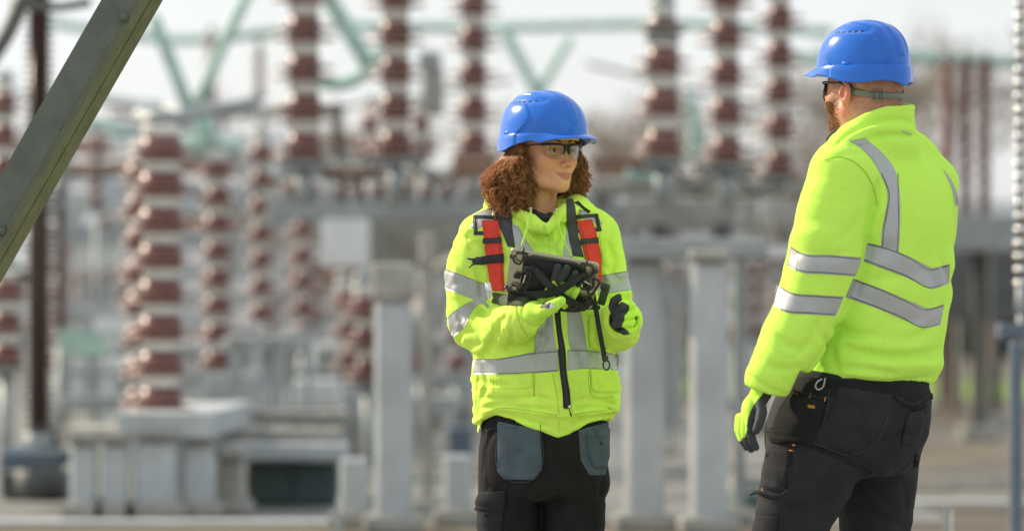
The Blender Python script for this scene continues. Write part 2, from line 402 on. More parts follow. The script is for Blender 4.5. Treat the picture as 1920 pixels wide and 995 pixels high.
def boxm(c, s, R=None, bev=0.0):
    """box centre c size s, optional 3x3 R, chamfered edges when bev"""
    c = np.asarray(c, float); s = np.asarray(s, float) / 2
    if not bev:
        V = np.array([(x, y, z) for x in (-1, 1) for y in (-1, 1) for z in (-1, 1)], float) * s
        F = np.array([(0, 1, 3, 2), (4, 6, 7, 5), (0, 4, 5, 1), (2, 3, 7, 6), (0, 2, 6, 4), (1, 5, 7, 3)])
    else:
        V = []; 
        for x in (-1, 1):
            for y in (-1, 1):
                for z in (-1, 1):
                    for ax in range(3):
                        p = np.array([x, y, z], float) * (s - bev); p[ax] = (x, y, z)[ax] * s[ax]; V.append(p)
        V = np.array(V); g = lambda x, y, z, ax: ((x > 0) * 4 + (y > 0) * 2 + (z > 0)) * 3 + ax
        F4, F3 = [], []
        for ax in range(3):
            o = [i for i in range(3) if i != ax]
            for sg in (-1, 1):
                q = []
                for (a, b) in ((-1, -1), (1, -1), (1, 1), (-1, 1)):
                    p = [0, 0, 0]; p[ax] = sg; p[o[0]] = a; p[o[1]] = b; q.append(g(*p, ax))
                F4.append(q if (sg > 0) == (ax != 1) else q[::-1])
            for a in (-1, 1):
                for b in (-1, 1):
                    p = [0, 0, 0]; p[o[0]] = a; p[o[1]] = b; p[ax] = -1; q_ = list(p); q_[ax] = 1
                    F4.append([g(*p, o[0]), g(*q_, o[0]), g(*q_, o[1]), g(*p, o[1])])
        for x in (-1, 1):
            for y in (-1, 1):
                for z in (-1, 1): F3.append([g(x, y, z, 0), g(x, y, z, 1), g(x, y, z, 2)])
        F4 = np.array(F4); F3 = np.array(F3)
        def fix(F):
            n = np.cross(V[F[:, 1]] - V[F[:, 0]], V[F[:, 2]] - V[F[:, 0]]); m_ = V[F].mean(1); fl = (n * m_).sum(1) < 0; F = F.copy(); F[fl] = F[fl][:, ::-1]; return F
        F = [fix(F4), fix(F3)]
        if R is not None: V = V @ np.asarray(R).T
        return V + c, F
    if R is not None: V = V @ np.asarray(R).T
    return V + c, [F]
def lathe(prof, ns=24):
    """prof rows (r,z) bottom to top"""
    P = np.asarray(prof, float); a = np.linspace(0, 2 * np.pi, ns, endpoint=False); m_ = len(P)
    V = np.stack([P[:, 0:1] * np.cos(a), P[:, 0:1] * np.sin(a), np.repeat(P[:, 1:2], ns, 1)], -1).reshape(-1, 3)
    idx = np.arange(m_ * ns).reshape(m_, ns); j = np.roll(idx, -1, 1)
    return V, [np.stack([idx[:-1], j[:-1], j[1:], idx[1:]], -1).reshape(-1, 4)]
def frame3(x, z):
    x = np.asarray(x, float); x = x / np.linalg.norm(x); z = np.asarray(z, float); y = np.cross(z, x); y /= np.linalg.norm(y); return np.stack([x, y, np.cross(x, y)], 1)
def pmesh(name, parts, m, smooth=False):
    V, F = join(parts); me = mesh_np(name, V, F, smooth); me.materials.append(m); return me
# ================================================================== the substation yard
def PB(px, py, D): return W(px, py, D - D0)
B = {}
B['ground'] = mat('gravelly_earth', (0.135, 0.112, 0.080), rough=.95, var=.45, vscale=.5, bump=1, bscale=9, bdist=.03)
B['gravel'] = mat('pale_gravel', (0.165, 0.155, 0.132), rough=.95, var=.3, vscale=3, bump=1, bscale=30, bdist=.02)
B['grass'] = mat('short_grass', (0.16, 0.24, 0.035), rough=.95, var=.4, vscale=1.5, bump=1, bscale=20, bdist=.03)
B['conc'] = mat('pale_concrete', (0.46, 0.495, 0.50), rough=.85, var=.22, vscale=3.5, bump=.4, bscale=40, bdist=.004, stretch=(1, 1, .5))
B['conc2'] = mat('weathered_concrete', (0.35, 0.345, 0.31), rough=.9, var=.35, vscale=3, bump=.4, bscale=40, bdist=.004)
B['galv'] = mat('galvanised_steel', (0.33, 0.36, 0.36), rough=.55, metal=.35, var=.2, vscale=5)
B['dsteel'] = mat('dark_steel', (0.10, 0.11, 0.105), rough=.6, var=.3, vscale=5)
B['white'] = mat('white_paint', (0.74, 0.77, 0.77), rough=.5, var=.1, vscale=4)
B['red'] = mat('red_brown_porcelain', (0.115, 0.014, 0.011), rough=.34, spec=.45, coat=.1, var=.3, vscale=3)
B['glaze'] = mat('glazed_shed', (0.17, 0.032, 0.025), rough=.28, spec=.6, coat=.25, var=.35, vscale=5)
B['lip'] = mat('painted_glint_lip', (0.55, 0.38, 0.31), rough=.22, spec=.8, coat=.4)  # pale colour stands in for bright glints on the shed rims
B['brown'] = mat('dark_brown_porcelain', (0.055, 0.028, 0.018), rough=.2, spec=.6, coat=.5)
B['silver'] = mat('silver_shed', (0.70, 0.68, 0.64), rough=.17, spec=.7, metal=.6, coat=.6)
B['cap'] = mat('cement_cap', (0.78, 0.79, 0.74), rough=.5, var=.15, vscale=6)
B['mint'] = mat('verdigris_copper', (0.40, 0.58, 0.51), rough=.6, var=.3, vscale=3)
B['cab'] = mat('green_grey_cabinet', (0.075, 0.115, 0.115), rough=.6, var=.2, vscale=2)
B['blue'] = mat('blue_grey_paint', (0.10, 0.135, 0.175), rough=.5, var=.15, vscale=3)
B['rust'] = mat('weathered_fitting', (0.30, 0.19, 0.13), rough=.7, var=.4, vscale=8)
B['girder'] = mat('grey_green_paint', (0.105, 0.122, 0.098), rough=.55, var=.18, vscale=14, bump=.6, bscale=90, bdist=.0025, bump2=.3, b2scale=14)
B['girder2'] = mat('olive_paint', (0.11, 0.122, 0.045), rough=.6, var=.25, vscale=18, bump=.6, bscale=90, bdist=.0025)
def sheet(name, x0, x1, y0, y1, z, m, nx=2, ny=2, amp=0.0):
    X, Y = np.meshgrid(np.linspace(x0, x1, nx), np.linspace(y0, y1, ny)); Z = np.full(X.shape, z) + (amp * noise3(X, Y, X * 0, .35) if amp else 0)
    i = np.arange(nx * ny).reshape(ny, nx); Q = np.stack([i[:-1, :-1], i[:-1, 1:], i[1:, 1:], i[1:, :-1]], -1).reshape(-1, 4)
    o = obj(name, np.stack([X, Y, Z], -1).reshape(-1, 3), Q, m); return tag(o, kind='structure')
sheet('ground', -1500, 1500, -60, 2500, 0, B['ground'])
sheet('gravel_ground', -60, 60, 15.5, 23.0, .004, B['gravel'])
sheet('gravel_ground', -3, 60, 31, 37, .004, B['gravel'])
sheet('lawn', 3, 80, 58, 86, .004, B['grass'])
B['grit'] = mat('pale_grey_chippings', (0.19, 0.195, 0.185), rough=.95, var=.35, vscale=1.2, bump=1, bscale=25, bdist=.02)
sheet('gravel_yard', -60, 2.6, 13.2, 90, .008, B['grit'])
B['bounce_chips'] = mat('bounce_chippings', (0.34, 0.325, 0.30), rough=.95, var=.3, vscale=2, bump=1, bscale=30, bdist=.02)
sheet('gravel_ground', -40, 40, -30, 11, .008, B['bounce_chips'])  # unseen pale ground, added to bounce light up onto the faces
# ---- shapes placed by their distance D
def bx(name, x0, y0, x1, y1, D, t, m, par=None, bev=.012, label=None, cat=None, group=None, ground=False):
    a = PB(x0, y0, D); b = PB(x1, y1, D); zb = 0.0 if ground else min(a[2], b[2])
    lo = np.array([min(a[0], b[0]), D - D0, zb]); hi = np.array([max(a[0], b[0]), D - D0 + t, max(a[2], b[2])])
    base = np.array([(lo[0] + hi[0]) / 2, lo[1], lo[2]])
    if par is None:
        V, F_ = boxm((lo + hi) / 2 - base, hi - lo, bev=bev); o = obj(name, V, F_, m, smooth=False); o.location = base
    else:
        V, F_ = boxm((lo + hi) / 2, hi - lo, bev=bev); o = obj(name, V, F_, m, par, smooth=False)
    if label: tag(o, label, cat, group)
    return o
def rod(name, pts, r, m, par=None, label=None, cat=None, group=None, n=0, ns=10):
    P = np.array([PB(*p) for p in pts])
    base = P[0].copy()
    if par is None: V, F_ = tube(P - base, r, ns, n=n); o = obj(name, V, F_, m); o.location = base
    else: V, F_ = tube(P, r, ns, n=n); o = obj(name, V, F_, m, par)
    if label: tag(o, label, cat, group)
    return o
def unit_meshes(pitch, c, s, mm, ns=20):
    h = pitch * .60; pr = [(c * .9, 0), (c, .02 * pitch)]
    V1, F1 = lathe([(.001, 0), (c * .92, 0), (c, .03 * pitch), (c, h * .5), (c * .98, h * .98), (c * .9, h), (.001, h)], ns)
    body = mesh_np('porcelain_unit', V1, F1); body.materials.append(B[mm[0]])
    parts = []
    for z, k in ((h * .16, 1.0), (h * .62, .93)):
        s_ = s * k; e = .06 * pitch
        parts.append(lathe([(c * .99, z - .3 * e), (c + (s_ - c) * .6, z - .55 * e), (s_ - e * .5, z - 1.15 * e), (s_, z - .95 * e), (s_ + e * .1, z - .5 * e), (s_ - e * .5, z - .15 * e), (c + (s_ - c) * .5, z + .25 * e), (c * .99, z + .6 * e)], ns))
    V2, F2 = join(parts); shed = mesh_np('shed', V2, F2); shed.materials.append(B[mm[1]])
    lips = []; tt = np.linspace(0, 2 * np.pi, 9)[:-1]
    for z, k in ((h * .16, 1.0), (h * .62, .93)):
        rl = .026 * pitch; a_ = np.linspace(0, 2 * np.pi, ns, endpoint=False); V_ = np.array([((s * k + rl * math.cos(t)) * math.cos(a), (s * k + rl * math.cos(t)) * math.sin(a), z - .05 * pitch + rl * math.sin(t)) for t in tt for a in a_]); i_ = np.arange(8 * ns).reshape(8, ns)
        lips.append((V_, [np.stack([i_, np.roll(i_, -1, 1), np.roll(np.roll(i_, -1, 1), -1, 0), np.roll(i_, -1, 0)], -1).reshape(-1, 4)]))
    V4, F4 = join(lips); lip = mesh_np('shed_glint_lip', V4, F4); lip.materials.append(B['lip'])  # pale rings carry the glints of the sheds in their colour
    V3, F3 = lathe([(.001, 0), (c * .80, 0), (c * .88, .05 * pitch), (c * .86, .16 * pitch), (c * .94, .18 * pitch), (c * .94, .32 * pitch), (c * .80, .40 * pitch), (.001, .40 * pitch)], ns)
    cap = mesh_np('metal_cap', V3, F3); cap.materials.append(B[mm[2]])
    return body, shed, cap, h, lip
def column(cx, yt, yb, ch, sh, pp, D, label, mm=('red', 'glaze', 'cap'), group='banded insulator columns of the yard', stand=-1, tilt=0.0):
    if stand < 0: stand = max(0, HZ + FPX * CH / D - yb - 4)
    k = D / FPX; pitch = pp * k; c = ch * k * 1.18; s = sh * k; base = PB(cx, yb, D)
    e = empty('post_insulator', base); tag(e, label, 'insulator', group); e.rotation_euler = (0, tilt, 0)
    body, shed, cap, h, lip = unit_meshes(pitch, c, s, mm); n = max(1, int(round((yb - yt) / pp)))
    for i in range(n):
        z = i * pitch
        u = link('porcelain_unit', body, e, (0, 0, z)); link('shed', shed, u, (0, 0, 0)); link('shed_glint_lip', lip, u, (0, 0, 0)); link('metal_cap', cap, e, (0, 0, z + h))
    V, F_ = lathe([(.001, 0), (c * 1.25, 0), (c * 1.25, .05), (c * .95, .07), (.001, .07)], 16); f = mesh_np('base_flange', V, F_); f.materials.append(B['galv']); link('base_flange', f, e, (0, 0, -.07))
    if stand: V, F_ = lathe([(.001, 0), (c * .55, 0), (c * .5, stand * k), (.001, stand * k)], 12); f = mesh_np('stand', V, F_); f.materials.append(B['galv']); link('stand', f, e, (0, 0, -.07 - stand * k))
    V, F_ = lathe([(.001, 0), (c * .9, 0), (c * .9, .05), (c * .4, .09), (.001, .09)], 16); f = mesh_np('top_plate', V, F_); f.materials.append(B['galv']); link('top_plate', f, e, (0, 0, n * pitch))
    return e
def rodcol(cx, yt, yb, ch, sh, pp, D, label, m='brown', rim=None, group='slender ribbed insulators', base=True, stand=0):
    """a slender column with many small sheds"""
    k = D / FPX; pitch = pp * k; c = ch * k; s = sh * k; n = int((yb - yt) / pp); b = PB(cx, yb, D); e = empty('rod_insulator', b); tag(e, label, 'insulator', group)
    V, F_ = lathe([(.001, 0), (c, 0), (c, n * pitch), (.001, n * pitch)], 16); me = mesh_np('core', V, F_); me.materials.append(B[m]); link('core', me, e)
    V, F_ = lathe([(c * .98, -.16 * pitch), (s * .96, -.24 * pitch), (s, -.12 * pitch), (s * .96, 0), (c * .98, .2 * pitch)], 16); me = mesh_np('shed', V, F_); me.materials.append(B[rim or m])
    for i in range(n): link('shed', me, e, (0, 0, (i + .5) * pitch))
    V, F_ = lathe([(.001, 0), (c * 1.5, 0), (c * 1.5, .06), (c * 1.05, .16), (.001, .16)], 16); me = mesh_np('base_flange', V, F_); me.materials.append(B['galv'])
    if base: link('base_flange', me, e, (0, 0, -.12))
    if stand: V, F_ = lathe([(.001, 0), (c * 1.1, 0), (c * 1.1, stand * k), (.001, stand * k)], 10); me = mesh_np('stand', V, F_); me.materials.append(B['galv']); link('stand', me, e, (0, 0, -.1 - stand * k))
    return e
# front row, standing on the main gantry
column(570, -70, 296, 26, 60, 73, 28.5, 'leftmost of the big banded insulators on the gantry, nearest to the mint V arm', stand=70)
column(742, -60, 290, 23, 56, 69, 30, 'red and white banded insulator on the gantry, second from the left in the front row', stand=70)
column(888, -50, 290, 20, 50, 66, 32, 'red and white banded insulator just left of the curly-haired woman', stand=70)
column(1243, 62, 292, 26, 56, 77, 28.5, 'banded insulator with a dark brown top unit, right of the woman', stand=70)
column(1243, 12, 60, 22, 46, 46, 28.5, 'dark brown ribbed unit crowning the banded insulator right of the woman', mm=('brown', 'brown', 'cap'), group=None, stand=0)
column(1362, -60, 302, 22, 54, 72, 30, 'red and white banded insulator in the middle of the three between the two people', stand=70)
column(1461, -50, 326, 19, 50, 68, 31.5, 'red and white banded insulator nearest to the man in front of his face', stand=20)
# left group on pedestals
column(302, 232, 768, 34, 62, 67, 26.2, 'thickest banded insulator at left standing on the concrete pedestal', stand=0)
column(266, 292, 766, 24, 44, 60, 29, 'banded insulator half hidden behind the thickest one at left', stand=0)
column(408, 282, 690, 20, 42, 51, 37, 'banded insulator second from the thickest one at left')
column(490, 272, 652, 16, 38, 50, 41, 'banded insulator third from the thickest one at left')
column(568, 412, 640, 14, 36, 49, 43, 'short banded insulator below the left end of the gantry beam')
column(688, 520, 712, 17, 44, 60, 34, 'leaning banded insulator touching the big pale concrete column', tilt=-.05)
column(656, 506, 694, 15, 38, 56, 37, 'leaning banded insulator behind the one at the big pale concrete column', tilt=-.07)
column(788, 588, 692, 14, 36, 52, 39, 'short banded insulator right behind the big pale concrete column')
column(856, 590, 694, 13, 34, 52, 42, 'short banded insulator beside the left sleeve of the woman')
column(12, 520, 682, 22, 46, 60, 32, 'banded insulator at the left edge below the painted girder')
column(8, 128, 332, 18, 42, 60, 36, 'banded insulator at the left edge behind the painted girder')
column(182, 238, 384, 8, 28, 29, 46, 'small banded insulator seen just right of the painted girder')
column(694, 196, 292, 12, 34, 48, 42, 'small banded insulator behind the second big one, on its left'); column(790, 196, 292, 12, 34, 48, 42, 'small banded insulator behind the second big one, on its right')
column(1396, 490, 625, 9, 26, 36, 46, 'small pale banded insulator far behind under the gantry, left of its pair'); column(1424, 490, 625, 9, 26, 36, 46, 'small pale banded insulator far behind under the gantry, right of its pair')
column(486, 86, 176, 7, 14, 30, 52, 'tiny banded insulator between the mint arms, right of its pair'); column(396, 60, 182, 7, 14, 30, 52, 'tiny banded insulator between the mint arms, left of its pair')
for px_, lb in ((1776, 'leftmost'), (1811, 'middle'), (1846, 'rightmost')): column(px_, 120, 398, 8.5, 19, 26, 42.6, lb + ' of the three slender red-brown insulators right of the man', mm=('red', 'lip', 'red'), stand=2, group='three slender insulators behind the man')  # sheds take the pale glint colour too
rodcol(73, -30, 808, 19, 30, 14, 28, 'tall dark brown ribbed insulator behind the painted girder', rim='brown')
rodcol(112, 340, 620, 7, 15, 12, 40, 'thin dark brown ribbed insulator between the girder and the left columns', stand=218)
rodcol(632, 190, 300, 8, 14, 12, 41, 'thin dark ribbed insulator between the first two big banded ones', stand=64)
rodcol(1915, -30, 540, 7, 14, 25, 20.3, 'long pale ribbed insulator at the right edge', m='dsteel', rim='silver', stand=75)
# tapering pale cones of glinting sheds low on the gantry
for i, (px_, yb_) in enumerate(((545, 362), (585, 362), (640, 368), (676, 366), (712, 366), (760, 366), (800, 366), (838, 366), (880, 362), (915, 362))):
    column(px_, yb_ - 32, yb_, 8, 20, 32, 33, ('leftmost', 'second', 'third', 'fourth', 'fifth', 'sixth', 'seventh', 'eighth', 'ninth', 'tenth')[i] + ' from the left of the stubby glazed insulators on the gantry beam' if i else 'leftmost of the stubby glazed insulators on the gantry beam', stand=0, group='stubby insulators along the gantry beam')
# ---- the gantry: beams, capitals, concrete columns
bx('gantry_beam', 500, 366, 1180, 412, 35, .5, B['galv'], label='long grey gantry beam behind the woman carrying the banded insulators', cat='beam')
bx('gantry_beam', 1100, 338, 1530, 366, 33, .5, B['conc2'], label='upper weathered beam between the two people under the three banded insulators', cat='beam')
bx('gantry_beam', 1090, 372, 1560, 432, 36, .4, B['conc2'], label='weathered lattice-like beam between the two people', cat='beam')
bx('gantry_beam', 1090, 446, 1440, 484, 23.6, .5, B['galv'], label='pale grey lower beam resting on the two concrete columns between the people', cat='beam')
bx('bus_tube', 1330, 462, 1490, 484, 32, .08, B['white'], label='pale horizontal tube reaching the shoulder of the man', cat='pipe')
bx('wall_panel', 604, 412, 692, 500, 34.5, .3, B['white'], label='pale blue-white panel hanging under the left end of the gantry beam', cat='panel')
bx('gantry_beam', 692, 412, 940, 500, 36, .5, B['conc2'], label='deep beige concrete beam behind the left sleeve of the woman', cat='beam')
def pillar(x0, x1, yt, D, label, cap=12, m='conc'):
    e = empty('concrete_column', (PB((x0 + x1) / 2, 0, D)[0], D - D0, 0)); tag(e, label, 'column', 'concrete columns of the gantry')
    w = (x1 - x0) * D / FPX; zt = PB(0, yt, D)[2]; V, F_ = boxm((0, w / 2, zt / 2), (w, w, zt), bev=w * .13); me = mesh_np('shaft', V, F_, False); me.materials.append(B[m]); link('shaft', me, e)
    if cap:
        ct = cap * D / FPX; V, F_ = boxm((0, w / 2, zt + (.12 if yt < 600 and x0 < 800 else .035)), (w + 2 * ct * .4, w + .1, .20 if yt < 600 and x0 < 800 else .07), bev=.02); me = mesh_np('capital', V, F_, False); me.materials.append(B['conc2']); link('capital', me, e)
    V, F_ = boxm((0, w / 2, .05), (w + .12, w + .12, .10), bev=.02); me = mesh_np('footing', V, F_, False); me.materials.append(B['conc2']); link('footing', me, e)
    return e
pillar(701, 772, 566, 23.6, 'big pale concrete column left of the woman')
bx('capital_block', 697, 504, 768, 562, 23.6, .35, B['conc'], label='pale concrete block on top of the big column left of the woman', cat='block')
pillar(1172, 1246, 486, 23.8, 'pale concrete column just right of the woman')
pillar(1296, 1366, 490, 23.4, 'pale concrete column midway between the two people'); pillar(1376, 1398, 486, 24.5, 'narrow steel column beside the concrete column midway between the two people', m='galv')
pillar(1252, 1262, 500, 38, 'thin steel column between the two concrete columns', m='galv', cap=0)
pillar(790, 812, 505, 26, 'narrow grey column right of the big pale concrete column', m='conc2')
pillar(130, 180, 832, 25.4, 'first short concrete column from the left under the pedestal slab'); pillar(192, 240, 832, 25.4, 'second short concrete column from the left under the pedestal slab')
pillar(250, 332, 824, 25.4, 'wide short concrete column under the thickest banded insulator'); pillar(340, 398, 832, 25.5, 'fourth short concrete column from the left under the pedestal slab')
pillar(405, 455, 862, 25.8, 'short grey column left of the dark green cabinet', m='conc2'); pillar(636, 690, 858, 24.2, 'short pale concrete column right of the dark green cabinet', cap=0); pillar(831, 884, 852, 24.4, 'short pale concrete column at the left leg of the woman', cap=0)
rod('diagonal_brace', [(770, 640, 33), (850, 500, 36)], .14, B['conc2'], label='slanting grey brace from the big column up to the beam', cat='brace')
bx('pedestal_slab', 216, 772, 402, 822, 25.4, 3.9, B['conc'], label='thick pale pedestal slab under the thickest banded insulator', cat='slab')
bx('pedestal_slab', 110, 802, 216, 830, 25.8, 1.2, B['conc2'], label='low grey slab left of the pedestal of the thickest insulator', cat='slab')
bx('pedestal_slab', 380, 700, 480, 742, 36, .8, B['conc'], label='pale block under the second banded insulator at left', cat='slab')
bx('pedestal_slab', 550, 712, 632, 760, 38, .8, B['white'], label='white block low behind, left of the leaning insulators', cat='slab')
bx('pedestal_slab', 640, 726, 700, 758, 36, .8, B['conc'], label='pale block below the leaning insulators', cat='slab')
bx('crossbeam', 110, 690, 700, 704, 40, .3, B['galv'], label='long thin grey crossbeam low on the left', cat='beam')
bx('crossbeam', 110, 742, 400, 768, 36, .3, B['galv'], label='grey crossbeam level with the foot of the thickest insulator', cat='beam')
bx('crossbeam', 400, 770, 650, 792, 29, .4, B['conc2'], label='weathered crossbeam above the dark green cabinet, upper of two', cat='beam')
bx('crossbeam', 396, 806, 640, 826, 27.6, .5, B['conc2'], label='weathered crossbeam above the dark green cabinet, middle one', cat='beam'); bx('crossbeam', 400, 832, 650, 862, 26.8, .5, B['conc'], label='pale concrete lintel right on top of the dark green cabinet opening', cat='beam')
cb = bx('cabinet', 462, 866, 632, 948, 27.2, 1.2, B['cab'], label='dark green-grey cabinet between the short concrete columns', cat='cabinet', ground=True); 
for k in range(2):
    a = PB(468 + 82 * k, 872, 27.2); b = PB(545 + 82 * k, 940, 27.2); V, F_ = boxm(((a[0] + b[0]) / 2, -.012, (a[2] + b[2]) / 2), (b[0] - a[0], .024, a[2] - b[2]), bev=.006); V = V - (cb.location.x, 0, 0); me = mesh_np('cabinet_door', V, F_, False); me.materials.append(B['cab']); link('cabinet_door', me, cb)
bx('pedestal_slab', 770, 742, 860, 770, 34, .8, B['conc'], label='pale slab right of the big concrete column', cat='slab'); bx('pedestal_slab', 780, 700, 880, 722, 38, .8, B['galv'], label='grey slab under the short insulators beside the woman', cat='slab')
bx('control_box', 840, 800, 886, 880, 33, .5, B['blue'], label='blue-grey control box low beside the woman', cat='box')
bx('control_box', 0, 838, 62, 880, 27, .6, B['blue'], label='blue-grey box at the bottom left corner', cat='box'); bx('steel_beam', 0, 846, 124, 872, 26, .4, B['blue'], label='blue-grey beam under the tall dark brown insulator', cat='beam')
bx('machine_housing', 0, 884, 120, 934, 28, .8, B['dsteel'], label='dark machine housing at the bottom left', cat='machine')
rod('pipe_stand', [(73, 872, 28), (73, 940, 28)], .16, B['dsteel'], label='dark leg below the tall brown insulator', cat='stand')
bx('cast_base', 46, 806, 106, 846, 28, .3, B['dsteel'], label='dark cast base at the foot of the tall brown insulator', cat='base')
bx('switch_box', 112, 618, 192, 640, 37, .5, B['mint'], label='mint-green box low between the girder and the columns, upper', cat='box'); bx('switch_box', 112, 642, 198, 668, 38, .5, B['mint'], label='mint-green box low between the girder and the columns, lower', cat='box')
bx('bus_tube', 178, 598, 262, 624, 36, .2, B['white'], label='cream horizontal tube right above the mint boxes', cat='pipe'); bx('bus_tube', 195, 640, 700, 654, 39, .15, B['white'], label='long pale tube running low behind the left columns', cat='pipe')
for k in range(44):
    left = k < 30; D = rnd.uniform(29, 58); x = rnd.uniform(100, 860) if left else rnd.uniform(1100, 1560); w = rnd.uniform(30, 130); y = rnd.uniform(600, 820) if left else rnd.uniform(500, 800); h = rnd.uniform(8, 30)
    lim = HZ + FPX * CH / D - 4
    if y + h > lim: y = lim - h - 2
    e = empty('equipment_plinth', (PB(x + w / 2, 0, D)[0], D - D0, 0)); tag(e, 'blurred pale plinth or tray on short legs deep in the yard', 'plinth', 'far plinths and trays'); ww = w * D / FPX; zt = PB(0, y, D)[2]; hh_ = h * D / FPX
    m_ = B[rnd.choice(['conc', 'white', 'galv', 'conc2', 'conc'])]
    V, F_ = boxm((0, .3, zt - hh_ / 2), (ww, .6, hh_), bev=.02); me = mesh_np('top_slab', V, F_, False); me.materials.append(m_); link('top_slab', me, e)
    for s_ in (-1, 1):
        if zt - hh_ > .05: V, F_ = boxm((s_ * ww * .36, .3, (zt - hh_) / 2), (ww * .13, .3, zt - hh_)); me = mesh_np('leg', V, F_, False); me.materials.append(m_); link('leg', me, e)
for i, (P_, lb) in enumerate((([(0, 300, 38), (180, 330, 38), (340, 300, 38)], 'dark slack cable between the girder and the thickest insulator'), ([(330, 330, 37), (420, 395, 37), (500, 340, 37)], 'dark slack cable between the two left insulators behind the V'),
        ([(585, 300, 31), (650, 345, 31), (735, 300, 31)], 'dark jumper cable under the first two big insulators'), ([(760, 300, 32), (820, 340, 32), (885, 300, 32)], 'dark jumper cable between the second and third big insulators'), ([(1250, 300, 30), (1300, 350, 30), (1358, 310, 30)], 'dark jumper cable right of the woman'),
        ([(1370, 312, 31), (1420, 360, 31), (1462, 330, 31)], 'dark jumper cable nearest the man'), ([(-20, 170, 60), (500, 215, 60), (960, 150, 60)], 'thin overhead line crossing the left half'), ([(1100, 120, 60), (1500, 205, 60), (1950, 170, 60)], 'thin overhead line crossing the right half'))):
    rod('cable', P_, .022 if i < 6 else .03, B['dsteel'], n=20, ns=6, label=lb, cat='cable')
# ---- mint-green and pale conductors overhead
rod('bus_conductor', [(286, 30, 34), (318, 110, 34), (354, 205, 34)], .055, B['mint'], n=10, label='mint conductor arm, left stroke of the V', cat='conductor'); rod('bus_conductor', [(466, -15, 34), (420, 80, 34), (370, 200, 34)], .050, B['mint'], n=10, label='mint conductor arm, right stroke of the V', cat='conductor')
rod('bus_conductor', [(606, -20, 33), (648, 50, 33), (692, 122, 33)], .070, B['mint'], n=10, label='thick mint conductor falling from the top behind the first big insulator', cat='conductor')
rod('bus_conductor', [(588, 152, 34), (640, 158, 34), (690, 132, 34), (716, 92, 34)], .055, B['mint'], n=16, label='curved mint conductor joining the first two big insulators', cat='conductor')
rod('bus_conductor', [(620, 48, 60), (900, 52, 60), (1300, 46, 60), (1560, 60, 60)], .07, B['mint'], n=20, label='long level mint conductor high across the picture', cat='conductor')
rod('bus_conductor', [(80, 40, 60), (200, 60, 60), (330, 75, 60), (520, 60, 60)], .07, B['mint'], n=20, label='long level mint conductor high at the left', cat='conductor')
rod('bus_conductor', [(166, 228, 40), (204, 238, 40), (244, 254, 40)], .06, B['mint'], n=10, label='short mint conductor right of the painted girder', cat='conductor')
rod('bus_conductor', [(372, 205, 36), (386, 250, 36), (392, 272, 36)], .09, B['mint'], n=10, label='mint fitting hanging below the V', cat='conductor'); rod('bus_conductor', [(340, 268, 37), (400, 276, 37), (450, 270, 37)], .07, B['mint'], n=10, label='mint crosspiece on top of the second left insulator', cat='conductor')
rod('bus_conductor', [(1286, 180, 38), (1304, 230, 38), (1298, 300, 38)], .07, B['mint'], n=10, label='faint mint conductor between the first two insulators right of the woman', cat='conductor')
rod('bus_conductor', [(1174, 320, 33), (1205, 326, 33), (1248, 340, 33)], .055, B['mint'], n=10, label='mint lever lying on the beam right of the woman', cat='conductor')
rod('bus_conductor', [(940, 50, 50), (985, 130, 50), (1010, 180, 50)], .07, B['mint'], n=10, label='faint mint arm above the helmet of the woman, left stroke', cat='conductor'); rod('bus_conductor', [(1070, 70, 50), (1040, 120, 50), (1008, 180, 50)], .06, B['mint'], n=10, label='faint mint arm above the helmet of the woman, right stroke', cat='conductor')
rod('bus_conductor', [(1480, 112, 60), (1700, 108, 60), (1950, 120, 60)], .10, B['mint'], n=10, label='pale mint conductor behind the head of the man', cat='conductor')
rod('bus_tube', [(176, 182, 33), (230, 190, 33), (296, 200, 33)], .055, B['white'], n=8, label='white tube running from the girder to the thickest insulator', cat='pipe')
rod('corona_ring', [(262, 214, 30), (300, 232, 29.6), (342, 214, 30), (302, 206, 30.4), (262, 214, 30)], .05, B['galv'], n=30, label='grey ring fitting on top of the thickest banded insulator', cat='ring')
rod('clamp_arm', [(330, 222, 31), (400, 206, 32), (482, 190, 33)], .045, B['galv'], n=10, label='grey arm reaching right from the thickest insulator', cat='arm')
rod('top_pipe', [(-30, 130, 24), (10, 70, 24), (52, -20, 24)], .045, B['dsteel'], n=8, label='dark slanting pipe in the top left corner', cat='pipe'); rod('top_pipe', [(20, 8, 27), (110, 14, 27), (170, 4, 27)], .03, B['dsteel'], n=8, label='thin dark bar across the top left corner', cat='pipe')
bx('bushing_box', 784, 96, 826, 128, 40, .4, B['galv'], label='pale box beside the second big insulator, near its top', cat='box'); bx('bushing_box', 792, 128, 832, 215, 41, .3, B['conc2'], label='grey tall bushing right of the second big insulator', cat='bushing')
bx('fitting', 1186, 300, 1232, 322, 32, .25, B['blue'], label='blue-grey fitting right of the woman on the upper beam', cat='fitting'); bx('motor_housing', 1222, 418, 1252, 446, 33, .3, B['dsteel'], label='dark round-topped motor housing left of its pair under the beam', cat='housing'); bx('motor_housing', 1340, 418, 1372, 446, 33, .3, B['dsteel'], label='dark round-topped motor housing right of its pair under the beam', cat='housing')
for i, (x0, x1, y0, y1, m, lb) in enumerate(((600, 720, 312, 334, 'rust', 'rusty mounting plate below the first two big insulators'), (850, 930, 290, 330, 'rust', 'rusty mounting plate beside the hair of the woman'), (1110, 1240, 292, 312, 'rust', 'rusty mounting plate right of the helmet of the woman'), (1300, 1420, 304, 330, 'conc2', 'weathered mounting plate under the middle of the three insulators'), (1430, 1500, 326, 340, 'rust', 'rusty mounting plate nearest the man'), (520, 620, 298, 330, 'galv', 'grey mounting plate under the first big insulator'))):
    bx('mounting_plate', x0, y0, x1, y1, 31 + .2 * i, .4, B[m], label=lb, cat='plate')
